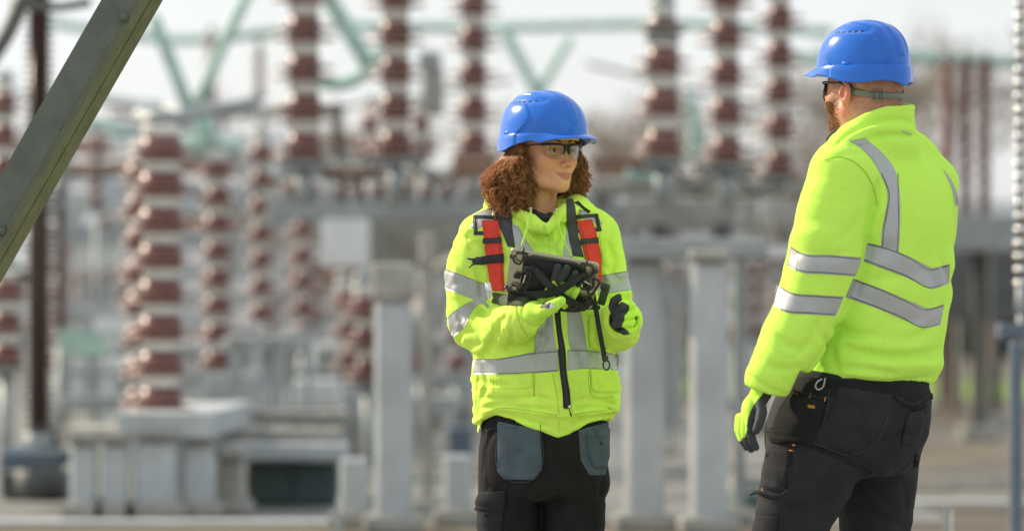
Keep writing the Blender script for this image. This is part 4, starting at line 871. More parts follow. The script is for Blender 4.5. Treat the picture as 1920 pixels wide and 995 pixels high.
# ------------------------------------------------------------------ safety helmet
HPHI = np.radians([0, 20, 35, 50, 60, 80, 100, 120, 145, 165, 180])
HH = [.016, .017, .019, .027, .019, .028, .043, .046, .040, .043, .053]
HFL = [.036, .033, .021, .008, .004, .003, .002, .001, .001, .001, .003]
def helmet(person, C, Mx, s=1.0, lift=.036):
    """C as for the head; the step line sits lift above the eye line"""
    a0, b0, H = .1085, .135, .119
    nph, nt_ = 224, 84
    ph = np.linspace(-np.pi, np.pi, nph, endpoint=False); ap = np.abs(ph)
    S, Cc = np.sin(ph), np.cos(ph)
    def sst(x, a, b): t = np.clip((x - a) / (b - a), 0, 1); return t * t * (3 - 2 * t)
    rows = []
    for t in np.linspace(np.pi / 2, 0, nt_)[1:]:
        rr = np.cos(t) ** .80; zz = H * np.sin(t) ** .93
        x = a0 * rr * S; y = b0 * rr * Cc - .006 * np.sin(t); z = np.full(nph, zz)
        n = np.stack([x / a0 ** 2, y / b0 ** 2, z / H ** 2], -1); n /= np.linalg.norm(n, axis=1, keepdims=True) + 1e-9
        ax = np.abs(x)
        d = .0026 * (1 - sst(ax, .012, .0150)) * sst(z, .020, .034)                                        # crest
        rear = sst(-y, -.045, -.0) * sst(z, .004, .070)
        d = d + .0030 * rear * (sst(ax, .0285, .0320) - sst(ax, .052, .0555) )                                   # rear ribs
        yc = .022 + .030 * np.sin(np.clip(z / .095, 0, 1) * np.pi * 1.15) - .2 * np.clip(.03 - z, 0, .03)
        side = sst(ax, .058, .066) * (1 - sst(z, .079, .086))
        d = d + .0032 * side * sst(yc - y, -.0018, .0018)                                                     # swept side panel
        d = d - .0032 * sst(ax, .043, .049) * np.exp(-((z - .0895) / .0085) ** 2) * (np.abs(y) < .085) * sst(.085 - np.abs(y), 0, .02)   # vent groove
        rows.append(np.stack([x, y, z], -1) + n * d[:, None])
    base = rows[-1].copy(); nh = np.stack([S / a0, Cc / b0, 0 * S], -1); nh /= np.linalg.norm(nh, axis=1, keepdims=True)
    h = np.interp(ap, HPHI, HH); fl = np.interp(ap, HPHI, HFL)
    k_ = np.ones(5) / 5
    fl = np.convolve(np.r_[fl[-2:], fl, fl[:2]], k_, 'valid'); h = np.convolve(np.r_[h[-2:], h, h[:2]], k_, 'valid')
    def row(dr, dz): return base + nh * (dr if np.ndim(dr) else np.full(nph, dr))[:, None] + np.stack([0 * S, 0 * S, dz if np.ndim(dz) else np.full(nph, dz)], -1)
    pk = fl / .036
    rows += [row(.0008, -.0005), row(.0042, -.0002), row(.0052, -.0014), row(.0055 + fl * .5, -.0018 - (h - .003) * .42 * (1 - pk * .35)), row(.0058 + fl * .97, -(h - .0022)), row(.0060 + fl, -h),
             row(.0040 + fl * .97, -h - .0004), row(.002 + fl * .5, -.0052 - (h - .003) * .42), row(-.002, -.006)]
    G = np.stack(rows); nr_r = len(G); idx = np.arange(nr_r * nph).reshape(nr_r, nph); j = np.roll(idx, -1, 1)
    Q = np.stack([idx[:-1], idx[1:], j[1:], j[:-1]], -1).reshape(-1, 4)
    V = np.concatenate([G.reshape(-1, 3), [[0, -.006, H + .0026]]]); top = len(V) - 1
    tri = np.stack([idx[0], j[0], np.full(nph, top)], -1)
    Tw = lambda p: C + (np.asarray(p, float) * (s, s, 1) + (0, 0, lift)) @ Mx.T
    hat = obj('hard_hat', Tw(V), [Q, tri[:, ::-1]], M['helmet'], person)
    # liner
    L_ = []
    for t in np.linspace(np.pi / 2 * .98, 0, 14): L_.append(np.stack([(a0 - .003) * np.cos(t) ** .8 * S[::8], (b0 - .003) * np.cos(t) ** .8 * Cc[::8], np.full(nph // 8, (H - .004) * np.sin(t) ** .93 - .003)], -1))
    L_ = np.stack(L_); i2 = np.arange(L_.shape[0] * L_.shape[1]).reshape(L_.shape[:2]); j2 = np.roll(i2, -1, 1)
    obj('liner', Tw(L_.reshape(-1, 3)), [np.stack([i2[:-1], j2[:-1], j2[1:], i2[1:]], -1).reshape(-1, 4)], M['dark'], hat)
    # forehead band
    pb = np.radians(np.linspace(-100, 100, 50)); G = np.stack([np.stack([(.088 + o) * np.sin(pb), (.108 + o) * np.cos(pb), np.full(50, z)], -1) for o, z in ((-.006, .0), (-.006, -.0165), (-.003, -.0165), (-.003, .0))], 1)
    i3 = np.arange(200).reshape(50, 4); Q = np.concatenate([np.stack([i3[:-1, k], i3[1:, k], i3[1:, (k + 1) % 4], i3[:-1, (k + 1) % 4]], -1) for k in range(4)])
    obj('headband', Tw(G.reshape(-1, 3)), [Q], M['yellow'], hat)
    # vents: dark patches in place of the shade inside open slots
    for sx in (-1, 1):
        for y in (-.052, -.034, -.015, .005, .025, .045):
            z = .0895; rr = np.cos(math.asin((z / H) ** (1 / .93))) ** .8; yy = y; xx = a0 * rr * math.sqrt(max(.02, 1 - ((yy + .005) / (b0 * rr)) ** 2))
            n = np.array([xx / a0 ** 2 * sx, yy / b0 ** 2, z / H ** 2]); n /= np.linalg.norm(n); tv = np.cross(n, (0, 0, 1)); tv = tv / np.linalg.norm(tv) * sx; bv = np.cross(n, tv)
            ax1 = (tv * .75 + bv * .5); ax1 /= np.linalg.norm(ax1); ax2 = np.cross(n, ax1)
            p0 = np.array([sx * xx, yy, z]) - n * .0033; a_ = np.linspace(0, 2 * np.pi, 14, endpoint=False)
            ringp = np.stack([p0 + ax1 * .0062 * np.sign(np.cos(q)) * abs(np.cos(q)) ** .6 + ax2 * .0034 * np.sign(np.sin(q)) * abs(np.sin(q)) ** .7 for q in a_])
            Vv = np.concatenate([ringp + n * .0002 - n * .002, ringp + n * .0004, [p0 + n * .0006]])
            i4 = np.arange(14); Qv = np.stack([i4, np.roll(i4, -1), np.roll(i4, -1) + 14, i4 + 14], -1); Tv = np.stack([i4 + 14, np.roll(i4, -1) + 14, np.full(14, 28)], -1)
            obj('vent', Tw(Vv), [Qv, Tv], M['dark'], hat)
    # side clip above the ear
    for sx in (-1, 1):
        y0 = -.028; xx = a0 * math.sqrt(1 - (y0 / b0) ** 2); V_, F_ = boxm((sx * (xx + .001), y0, .004), (.007, .024, .009), bev=.0015); obj('side_clip', Tw(V_), F_, M['helmet'], hat)
    return hat
# ------------------------------------------------------------------ wraparound glasses
def glasses(person, C, Mx, s=1.0, bold=False):
    Tw = lambda p: C + (np.asarray(p, float) * s) @ Mx.T
    cur = lambda x: .1000 - 7.6 * np.asarray(x) ** 2
    x = np.linspace(-.066, .066, 41); r = .0024 if not bold else .0032
    top = np.stack([x, cur(x), .0158 - .8 * np.abs(x) ** 1.6 + .0 * x], -1)
    top[:, 2] = .0112 + .0045 * np.sin(np.clip(np.abs(x) / .066, 0, 1) * 2.4)
    V, F = tube(Tw(top), r * s, 8, sq=1.3); g = obj('safety_glasses', V, F, M['dark'], person)
    Z = lambda xx: np.interp(np.abs(xx), [.006, .012, .02, .034, .048, .060, .067], [-.004, -.016, -.0225, -.0255, -.022, -.012, .004])
    for sx in (-1, 1):
        xs = sx * np.linspace(.007, .066, 24); rows = np.linspace(0, 1, 8); zt = np.interp(np.abs(xs), np.abs(x[20:]), top[20:, 2])
        G = np.stack([np.stack([xs, cur(xs) - .0006 - .05 * (zt - zb * 0) * 0, zt * (1 - q) + Z(xs) * q], -1) for q in rows for zb in (0,)])
        i = np.arange(8 * 24).reshape(8, 24); Q = np.stack([i[:-1, :-1], i[1:, :-1], i[1:, 1:], i[:-1, 1:]], -1).reshape(-1, 4)
        obj('lens', Tw(G.reshape(-1, 3)), [Q], M['lens'], g)
        edge = np.stack([xs, cur(xs) - .0004, Z(xs)], -1); V, F = tube(Tw(edge), (.0004 if not bold else .0022) * s, 6); obj('lens_edge', V, F, M['greyplastic'] if not bold else M['dark'], g)
        if bold: top_ = 1
        tp = [(sx * .0655, cur(.0655) + .001, .0150), (sx * .0745, .056, .0150), (sx * .0810, .030, .0125), (sx * .0835, -.004, .0090), (sx * .0825, -.020, -.002)]
        V, F = tube(Tw(tp), np.array([.0028, .0030, .0024, .0020, .0018]) * s * (2.1 if bold else 1), 8, n=16, sq=.5); obj('temple_arm', V, F, M['dark'], g)
        nb = [(sx * .0045, .098, .010), (sx * .0085, .0965, -.001), (sx * .0125, .0935, -.011)]
        V, F = tube(Tw(nb), np.array([.0062, .0052, .0030]) * s, 8, n=8); obj('nose_pad', V, F, M['dark'], g)
    return g
M['greyframe'] = mat('graphite_frame', (0.05, 0.055, 0.05), rough=.4)
# ------------------------------------------------------------------ a boot with sole (out of frame but there)
def boot(person, p, f):
    Fd = Field((p[0] - .2, p[1] - .2, -.01), (p[0] + .2, p[1] + .2, .26), .006)
    f = np.array([f[0], f[1], 0.]); f /= np.linalg.norm(f); c = np.array([p[0], p[1], 0.])
    Fd.chain([c + (0, 0, .07), c + (0, 0, .22)], [.055, .058], .02); Fd.chain([c + (0, 0, .05) - f * .03, c + f * .14 + (0, 0, .035)], [.045, .04], .03)
    Fd.op(lambda X, Y, Z: -Z + 0 * X + 0 * Y, Fd.lo, Fd.lo + .6, .004, 'i'); V, Q = Fd.mesh(); return obj('boot', V, Q, M['boot'], person)
def glove(person, name, lo, hi, build, palm, h=.0019):
    Fd = Field(lo, hi, h); build(Fd); V, Q = Fd.mesh(); return obj(name, V, Q, M['glove'], person, attrs={'palm': palm(V)}), Fd
# ================================================================== the woman with the tablet
def PW(L_): return np.array([W(*p) for p in L_])
wo_ = empty('person', (W(1020, 0, 0)[0], 0, 0))
tag(wo_, 'curly-haired woman in blue helmet and lime jacket with red harness holding a tablet', 'person')
psi = math.radians(38); WM = hframe((math.sin(psi), -math.cos(psi))); WC = W(1021, 284, -.01)
F = Field(WC - (.17, .19, .30), WC + (.17, .19, .15), .0022)
build_head(F, WC, WM, 1.0)
F.chain([W(1010, 400, .03), W(1010, 460, .02)], [.06, .09], .03)
F.chain([WC + WM @ np.array(q) for q in ((-.012, .030, -.115), (-.010, .006, -.19))], .006, .012)       # neck tendon
V, Q = F.mesh(); body = obj('body', V, Q, M['skin_f'], wo_, attrs=head_attrs(V, WC, WM, 1.0))
eyes(wo_, WC, WM, 1.0, (-.12, .03))
hatw = helmet(wo_, WC, WM, lift=.044)
glasses(wo_, WC, WM)
# ---- jacket: sleeves, body, hood
J = Field(W(815, 860, -.34), W(1225, 340, .24), .0042)
def wz(py): return CH + (HZ - py) / 690.0
def wx(px): return (px - 960) / 690.0
J.sections([(wz(p), wx(c), .01, a, b) for p, c, a, b in ((396, 1008, .085, .06), (425, 1010, .150, .088), (470, 1012, .172, .108), (540, 1014, .176, .122), (620, 1018, .182, .132), (690, 1023, .195, .140), (740, 1023, .198, .142), (775, 1022, .194, .140), (815, 1020, .187, .134), (835, 1020, .186, .134))], p=2.5)
for pts, rr in (([(968, 392, .04), (935, 412, .02), (903, 440, .0)], [.038, .050, .052]), ([(1062, 394, .04), (1092, 412, .02), (1120, 438, .01)], [.036, .048, .052])):
    J.chain(PW(pts), rr, .05, n=8)
LA = PW([(902, 442, .0), (888, 490, .0), (881, 550, .0), (888, 605, .005), (912, 622, -.03), (950, 612, -.105), (985, 596, -.175)]); LR = [.055, .062, .0625, .068, .064, .058, .048]
RA = PW([(1121, 442, .01), (1134, 490, .01), (1141, 550, .01), (1152, 606, .02), (1158, 614, -.03), (1163, 608, -.10), (1166, 600, -.165)]); RR = [.053, .057, .057, .062, .063, .058, .050]
J.chain(LA, LR, .022, n=22); J.chain(RA, RR, .022, n=22)
# gathered cuffs
J.chain(PW([(972, 602, -.155), (990, 594, -.185)]), [.053, .049], .010); J.chain(PW([(1004, 587, -.212), (1040, 570, -.28)]), .036, .006, kind='s')
J.chain(PW([(1166, 604, -.15), (1167, 602, -.178)]), [.054, .051], .010); J.chain(PW([(1167, 598, -.195), (1168, 598, -.27)]), .037, .006, kind='s')
# hood bunched round the neck, hoodie collar falling open in front
J.chain(PW([(958, 388, .0), (962, 372, .05), (985, 366, .10), (1030, 366, .105), (1072, 374, .06), (1078, 388, .0)]), [.022, .027, .036, .036, .026, .022], .018, n=20)
J.chain(PW([(942, 372, .06), (930, 374, .08), (926, 388, .09)]), [.022, .030, .03], .02)
J.chain(PW([(956, 390, -.015), (975, 398, -.055), (998, 414, -.098), (1020, 432, -.118)]), [.020, .022, .018, .010], .010, n=12)
J.chain(PW([(1078, 390, -.01), (1066, 396, -.055), (1046, 410, -.098), (1024, 432, -.118)]), [.020, .020, .016, .010], .010, n=12)
J.chain(PW([(1010, 340, -.04), (1012, 372, -.05), (1017, 396, -.085), (1021, 413, -.125)]), [.075, .058, .030, .006], .008, n=10, kind='s')
# pocket flaps and the outer coat hem over the hoodie
HB = np.array([(870, 824), (884, 824), (897, 812), (905, 786), (930, 778), (960, 783), (985, 795), (1020, 808), (1047, 818), (1075, 808), (1100, 795), (1130, 785), (1148, 784), (1175, 790)], float)
HO = np.array([(870, 800), (888, 797), (905, 785), (925, 772), (945, 770), (985, 775), (1020, 781), (1052, 784), (1085, 781), (1120, 777), (1150, 774), (1175, 776)], float)
def hemcut(X, Y, Z):
    D = Y + f32(D0); px = 960 + FPX * X / D; py = HZ - (Z - CH) * FPX / D
    zb = np.interp(px.ravel(), HB[:, 0], HB[:, 1]).reshape(px.shape); return (py - zb) / 690.0
def hemstep(X, Y, Z):
    D = Y + f32(D0); px = 960 + FPX * X / D; py = HZ - (Z - CH) * FPX / D
    zb = np.interp(px.ravel(), HO[:, 0], HO[:, 1]).reshape(px.shape); return .0085 / (1 + np.exp(-np.clip((py - zb) / 1.4, -30, 30)))
lo, hi = J.lo, J.lo + J.h * J.n
J.op(hemstep, W(860, 850, -.3), W(1190, 750, .2), 0, 'add'); J.op(hemcut, (lo[0], lo[1], lo[2]), (hi[0], hi[1], wz(735)), .006, 'i')
Jb = J
fo = lambda p_, w, d: J.fold(p_, w * .85, d * 2.5)
# sleeve folds of the near arm
fo([(905, 668), (925, 640), (934, 610), (950, 590)], .010, .012); fo([(868, 560), (900, 585), (925, 592)], .010, .010)
fo([(937, 600), (950, 625), (960, 645), (955, 600)], .007, .008); fo([(950, 648), (985, 640), (1000, 628)], .007, .008)
fo([(918, 600), (928, 618), (940, 640), (948, 650)], .008, -.007); fo([(955, 590), (957, 612), (952, 634)], .008, -.008)
fo([(872, 642), (890, 655), (915, 648)], .010, -.008); fo([(858, 500), (872, 530), (880, 560)], .012, .004)
fo([(870, 560), (892, 572), (915, 578)], .009, -.007); fo([(938, 580), (965, 568), (985, 572)], .006, .006)
fo([(892, 455), (912, 462), (925, 480)], .009, .006); fo([(880, 470), (900, 520), (905, 560)], .010, .006); fo([(925, 500), (915, 540), (918, 580)], .010, .010)
fo([(858, 590), (868, 615), (860, 640)], .009, .004); fo([(848, 560), (870, 575), (905, 588)], .007, .005)
for p_ in ([(968, 570), (975, 600), (990, 628), (1010, 632)],): fo(p_, .0035, .0035)
# far sleeve
fo([(1120, 480), (1128, 520), (1126, 560)], .010, .010); fo([(1180, 560), (1160, 590), (1150, 600)], .009, .007); fo([(1140, 640), (1165, 650), (1185, 640)], .008, .006)
fo([(1135, 500), (1155, 520), (1172, 540)], .009, .005); fo([(1140, 455), (1150, 490), (1148, 520)], .010, .005); fo([(1190, 590), (1197, 610), (1190, 640)], .007, .005)
fo([(1128, 600), (1138, 630), (1160, 650), (1180, 645)], .0035, .003)
# body folds
fo([(895, 712), (925, 720), (960, 722)], .009, .003); fo([(905, 745), (960, 750), (1010, 744), (1045, 752)], .008, .004); fo([(900, 765), (940, 758), (985, 764), (1040, 768)], .007, .004)
fo([(1075, 752), (1110, 748), (1150, 758)], .007, .005); fo([(1080, 768), (1120, 762), (1150, 768)], .006, .004); fo([(945, 775), (990, 788), (1030, 800)], .007, .004)
fo([(1075, 795), (1100, 788), (1130, 780)], .006, .004); fo([(905, 690), (912, 720), (900, 750)], .010, .004); fo([(1020, 640), (1008, 660), (1000, 690)], .010, .005)
fo([(1075, 640), (1085, 655), (1092, 680)], .009, .005); fo([(1010, 620), (1030, 640)], .008, .004); fo([(1100, 620), (1112, 650), (1118, 690)], .008, .006); fo([(1110, 600), (1128, 640), (1135, 680)], .006, .005)
fo([(968, 400), (985, 420), (1003, 445)], .006, .006); fo([(1064, 404), (1052, 420), (1042, 440)], .006, .006); fo([(975, 415), (985, 440), (1000, 470)], .007, .005); fo([(1030, 440), (1038, 465), (1050, 480)], .007, .003)
fo([(985, 425), (1008, 440), (1018, 460)], .006, .005); fo([(1052, 430), (1045, 450), (1035, 470)], .006, .004)
fo([(930, 372), (938, 384)], .006, .006)
J.noise(.0045, 11., 3.1); J.noise(.0020, 30., 5.3, band=.02, st=(1, 1, .6)); J.ridged(.011, 15., 1.2, st=(1, 1, 1.5)); J.ridged(.006, 27., 4.2, st=(1, 1, 1.3), band=.02)
V, Q = J.mesh(); jac = obj('jacket', V, Q, M['jacket'], wo_)
print('jacket verts', len(V))
# reflective bands
zr = lambda a, b, c, n_, w, nm='sleeve_band', **k: ring(J, W(*a), W(*b) - W(*c), w, nm, M['tape'], jac, rmax=.088, **k)
ring(J, W(881, 540, .0), (.38, 0, 1), .050, 'sleeve_band', M['tape'], jac, rmax=.085)
strip(J, [(838, 596, 848, 633), (859, 578, 871, 612), (880, 566, 882, 589), (893, 561, 894, 573), (905, 562, 904, 569), (917, 573, 914, 578)], 'sleeve_band', M['tape'], jac, nc=12)
zr((1141, 532, .01), (1136, 500, 0.01), (1148, 570, .01), 0, .052)
strip(J, [(887, 672, 887, 701), (930, 672, 930, 701), (965, 667, 965, 700), (1000, 660, 1000, 699), (1046, 656, 1046, 696)][0:5], 'waist_band', M['tape'], jac, straight=False, nc=10)
strip(J, [(1064, 655, 1064, 694), (1095, 655, 1095, 691), (1128, 658, 1128, 692), (1160, 666, 1158, 694)], 'waist_band', M['tape'], jac, nc=10)
strip(J, [(1013, 592, 1036, 584), (1011, 608, 1038, 604), (1003, 628, 1041, 624), (1002, 661, 1045, 657)], 'chest_band', M['tape'], jac)
strip(J, [(1060, 578, 1090, 586), (1062, 615, 1096, 618), (1066, 655, 1101, 655)], 'chest_band', M['tape'], jac)
strip(J, [(958, 418, 972, 424), (962, 445, 984, 446), (972, 470, 1000, 470), (990, 500, 1020, 500)], 'chest_band', M['tape'], jac)
strip(J, [(1062, 430, 1078, 424), (1060, 450, 1076, 448), (1056, 470, 1074, 480), (1060, 500, 1082, 500)], 'chest_band', M['tape'], jac)
strip(J, [(893, 400, 926, 388), (889, 410, 924, 404), (880, 424, 893, 432)], 'shoulder_band', M['tape'], jac); strip(J, [(1086, 392, 1102, 398), (1084, 405, 1112, 412), (1118, 405, 1130, 420)], 'shoulder_band', M['tape'], jac)
# coat zip: placket, tape, teeth
strip(J, [(1031, 560, 1062, 560), (1036, 600, 1064, 600), (1042, 650, 1068, 650), (1044, 656, 1070, 656)], 'placket', M['jacket'], jac, th=.0022)
zp = [(1036, 560, 1050, 560), (1038, 585, 1051, 585), (1042, 620, 1054, 620), (1046, 655, 1060, 655), (1050, 700, 1063, 700), (1055, 740, 1069, 740), (1056, 765, 1070, 765)]
zip_ = strip(J, zp, 'coat_zip', M['web'], jac, th=.0042, bridge=6)
M['teeth'] = mat('zip_teeth', (.05, .05, .052), rough=.35)
parts = []
q = crom(np.array(zp), 70); P, ok = J.cast((q[:, 0] + q[:, 2]) / 2, (q[:, 1] + q[:, 3]) / 2)
for p_ in P[ok]: parts.append(boxm(p_ + (0, -.0058, 0), (.0052, .002, .0022)))
V, Fq = join(parts); tag(obj('zip_teeth', V, Fq, M['teeth'], zip_, smooth=False), kind='stuff')
V, Fq = tube(PW([(1067, 766, -.155), (1070, 776, -.158), (1072, 781, -.158)]), [.002, .004, .002], 6, sq=.5); obj('zip_pull', V, Fq, M['dark'], zip_)
V, Fq = boxm(W(1068, 762, -.156), (.006, .005, .008), bev=.001); obj('zip_slider', V, Fq, M['steel'], zip_)
# hoodie zip and seam lines
strip(J, [(1019, 420, 1023, 420), (1026, 445, 1030, 445), (1030, 470, 1034, 470)], 'hoodie_zip', M['cord'], jac, th=.002)
V, Fq = boxm(PW([(1021, 425, -.132)])[0], (.005, .004, .014), bev=.001); obj('zip_slider', V, Fq, M['cord'], jac)
strip(J, [(1045, 790, 1048, 790), (1047, 800, 1050, 800), (1048, 814, 1051, 814)], 'hoodie_zip', M['cord'], jac, th=.001)
# pockets
strip(J, [(930, 703, 998, 698), (930, 715, 998, 712), (932, 727, 998, 724), (934, 730, 990, 728)], 'pocket_flap', M['jacket'], jac, th=.004)
strip(J, [(925, 728, 1000, 724), (925, 738, 1001, 737), (925, 742, 1001, 740)], 'pocket_edge', M['jacket'], jac, th=.002)
strip(J, [(1106, 692, 1146, 692), (1108, 712, 1155, 708), (1110, 728, 1161, 726), (1116, 735, 1160, 735)], 'pocket_flap', M['jacket'], jac, th=.005)
strip(J, [(1103, 590, 1116, 592), (1104, 620, 1118, 622), (1106, 652, 1122, 655)], 'pocket_flap', M['jacket'], jac, th=.005)
strip(J, [(1118, 612, 1124, 612), (1123, 640, 1130, 640), (1128, 655, 1140, 655)], 'pocket_edge', M['jacket'], jac, th=.003)
# stitching
M['seam'] = mat('seam_thread', (0.34, 0.55, 0.05), rough=.9)
def seam(fld, pts, par, m=None, r=.0006, off=.0006, name='seam'):
    m = m or M['seam']; q = crom(np.array(pts, float), max(8, len(pts) * 7)); P, ok = fld.cast(q[:, 0], q[:, 1]); P = P[ok]
    if len(P) < 3: return
    P = P.copy(); P[:, 1] -= off; V, Fq = tube(P, r, 5); return obj(name, V, Fq, m or M['cord'], par)
for pts in ([(878, 425), (874, 445), (880, 470)], [(1001, 660), (1003, 700), (1002, 742)], [(930, 674), (929, 700)], [(1046, 658), (1047, 694)], [(892, 783), (930, 766), (985, 768), (1044, 778)],
            [(1076, 776), (1120, 770), (1155, 766)], [(1102, 600), (1106, 690), (1108, 738)], [(968, 574), (972, 598), (985, 622), (1006, 628)], [(890, 742), (925, 741)], [(1036, 700), (1044, 740), (1048, 776)]): seam(J, pts, jac)
# hood cords
V, Fq = tube(PW([(996, 392, -.115), (993, 410, -.128), (986, 435, -.135), (978, 462, -.140)]), .0028, 8, n=20); c = obj('hood_cord', V, Fq, M['cord'], jac)
V, Fq = tube(PW([(1042, 393, -.110), (1046, 410, -.125), (1052, 440, -.133), (1062, 462, -.138), (1072, 482, -.14)]), .0028, 8, n=20); obj('hood_cord', V, Fq, M['cord'], jac)
for p_ in ((995, 391, -.118), (1043, 393, -.114)):
    V, Fq = tube(PW([(p_[0], p_[1] - 1, p_[2]), (p_[0], p_[1] + 1, p_[2] - .003)]), [.004, .004], 10); obj('cord_eyelet', V, Fq, M['steel'], jac)
# dark shirt in the neck opening
V, Fq = tube(PW([(1000, 398, -.060), (1012, 406, -.082), (1024, 409, -.085), (1034, 403, -.075)]), [.010, .012, .012, .010], 10, n=10); obj('undershirt', V, Fq, M['web'], wo_)
# ---- harness worn over the coat
hz = empty('chest_harness', (0, 0, 0)); hz.parent = wo_
def hobj(*a, **k): return a
tag(strip(J, [(925, 374, 951, 372), (926, 390, 957, 388), (932, 415, 960, 412), (943, 440, 963, 440), (952, 462, 966, 464)], 'neck_strap', M['greyweb'], hz, th=.003, bridge=30))
strip(J, [(1062, 372, 1074, 372), (1062, 395, 1079, 392), (1063, 425, 1081, 425), (1066, 450, 1086, 450), (1074, 480, 1095, 482)], 'neck_strap', M['greyweb'], hz, th=.003, bridge=30)
strip(J, [(1076, 380, 1084, 376), (1088, 388, 1094, 386), (1103, 400, 1108, 396)], 'edge_strap', M['web'], hz, th=.003, bridge=20)
for fr in ([(891, 407), (929, 408), (930, 437), (892, 437)], [(1077, 407), (1118, 404), (1124, 430), (1080, 434)]):
    a, b, c_, d = [np.array(q, float) for q in fr]
    for s0, s1 in ((a, b), (b, c_), (d, c_), (a, d)):
        v = s1 - s0; n_ = np.array([-v[1], v[0]]); n_ = n_ / np.linalg.norm(n_) * 3.6; e = v / np.linalg.norm(v) * 3
        strip(J, [(*(s0 - e - n_), *(s0 - e + n_)), (*((s0 + s1) / 2 - n_), *((s0 + s1) / 2 + n_)), (*(s1 + e - n_), *(s1 + e + n_))], 'strap_frame', M['dark'], hz, th=.0045, bridge=10)
redL = strip(J, [(903, 413, 934, 413), (908, 450, 940, 448), (912, 487, 943, 485), (917, 520, 944, 520), (920, 545, 946, 545)], 'shoulder_strap', M['red'], hz, th=.0035, bridge=40, off=.004)
redR = strip(J, [(1082, 414, 1110, 411), (1090, 450, 1121, 448), (1097, 480, 1127, 478), (1102, 510, 1128, 508), (1104, 535, 1128, 533)], 'shoulder_strap', M['red'], hz, th=.0035, bridge=40, off=.004)
def dashes(fld, pts, n, par, m, off=.0095, ln=.0032, r=.0007):
    q = crom(np.array(pts, float), n); P, ok = fld.cast(q[:, 0], q[:, 1]); parts = []
    T = np.gradient(P, axis=0); T /= np.linalg.norm(T, axis=1, keepdims=True) + 1e-9
    for p_, t_ in zip(P, T): parts.append(tube(np.array([p_ - t_ * ln / 2, p_ + t_ * ln / 2]) + (0, -off, 0), r, 4))
    V, Fq = join(parts); return tag(obj('stitching', V, Fq, m, par), kind='stuff')
dashes(J, [(908, 416), (913, 450), (917, 487), (921, 520), (924, 543)], 30, redL, M['stitch']); dashes(J, [(929, 416), (935, 450), (938, 487), (940, 520), (942, 543)], 30, redL, M['stitch'])
dashes(J, [(1088, 418), (1096, 450), (1103, 480), (1108, 510)], 26, redR, M['stitch']); dashes(J, [(1105, 416), (1116, 450), (1122, 480), (1124, 510)], 26, redR, M['stitch'])
strip(J, [(905, 447, 905, 457), (922, 446, 922, 456), (940, 444, 940, 455)], 'strap_keeper', M['dark'], hz, th=.0045, bridge=40, off=.0085)
strip(J, [(1088, 448, 1089, 458), (1105, 447, 1106, 456), (1122, 445, 1123, 455)], 'strap_keeper', M['dark'], hz, th=.0045, bridge=40, off=.0085)
strip(J, [(902, 481, 902, 497), (922, 478, 922, 494), (944, 475, 944, 492)], 'side_strap', M['web'], hz, th=.0045, bridge=40, off=.0085)
# fork buckle
bk = [boxm(W(897, 489, -.128), (.020, .007, .022), bev=.002)]
for pts in ([(892, 485, -.126), (884, 486, -.126), (876, 484, -.124)], [(892, 493, -.126), (885, 496, -.126), (879, 502, -.124)]): bk.append(tube(PW(pts), [.005, .0042, .0032], 8, n=8, sq=.7))
bk.append(tube(PW([(893, 484, -.127), (887, 490, -.127), (893, 495, -.127)]), .0036, 8, n=8))
V, Fq = join(bk); obj('side_buckle', V, Fq, M['dark'], hz)
V, Fq = boxm(W(917, 545, -.155), (.016, .006, .044), R=frame3((1, 0, .18), (0, 0, 1)), bev=.002); obj('steel_buckle', V, Fq, M['steel'], hz)
V, Fq = boxm(W(917, 545, -.159), (.006, .004, .03), R=frame3((1, 0, .18), (0, 0, 1)), bev=.001); obj('buckle_bar', V, Fq, M['steel'], hz)
M['olive'] = mat('olive_webbing', (.05, .075, .03), rough=.8, var=.3, vscale=80, bump=.8, bscale=600, bdist=.001)
strip(J, [(924, 548, 922, 568), (950, 552, 948, 572), (980, 556, 978, 574), (1010, 560, 1010, 576)], 'belly_strap', M['olive'], hz, th=.006, bridge=30)
V, Fq = boxm(W(1132, 552, -.15), (.022, .012, .058), R=frame3((1, 0, -.3), (0, 0, 1)), bev=.003); obj('strap_pad', V, Fq, M['olive'], hz)
V, Fq = boxm(W(1134, 537, -.158), (.024, .008, .018), R=frame3((1, 0, -.3), (0, 0, 1)), bev=.003); obj('pad_sleeve', V, Fq, M['greyweb'], hz)
V, Fq = boxm(W(1108, 576, -.145), (.050, .006, .012), bev=.002); obj('lower_strap', V, Fq, M['dark'], hz)
def flat_strap(name, pts, w, m, par, th=.0022, n=24, side=(1, 0, 0)):
    P = crom(PW(pts), n); T = np.gradient(P, axis=0); T /= np.linalg.norm(T, axis=1, keepdims=True); S = np.asarray(side, float) - (T @ np.asarray(side, float))[:, None] * T; S /= np.linalg.norm(S, axis=1, keepdims=True)
    N = np.cross(S, T); N = np.where(N[:, 1:2] > 0, -N, N); G = P[:, None] + S[:, None] * (np.linspace(-.5, .5, 5) * w)[None, :, None]
    V, Q = slab(G, np.repeat(N[:, None], 5, 1), th, 0); return obj(name, V, Q, m, par)
hs = flat_strap('hanging_strap', [(1106, 528, -.21), (1112, 552, -.20), (1119, 590, -.185), (1126, 630, -.175), (1132, 662, -.17), (1134, 676, -.17)], .013, M['web'], hz)
V, Fq = boxm(W(1136, 672, -.172), (.013, .008, .016), bev=.0015); obj('crimp', V, Fq, M['greyweb'], hz)
a_ = np.linspace(0, 2 * np.pi, 20); V, Fq = tube(np.array([W(1137 + 6 * math.sin(t), 684 - 9 * math.cos(t), -.172) for t in a_]), .0022, 8, caps=False); obj('strap_loop', V, Fq, M['dark'], hz)
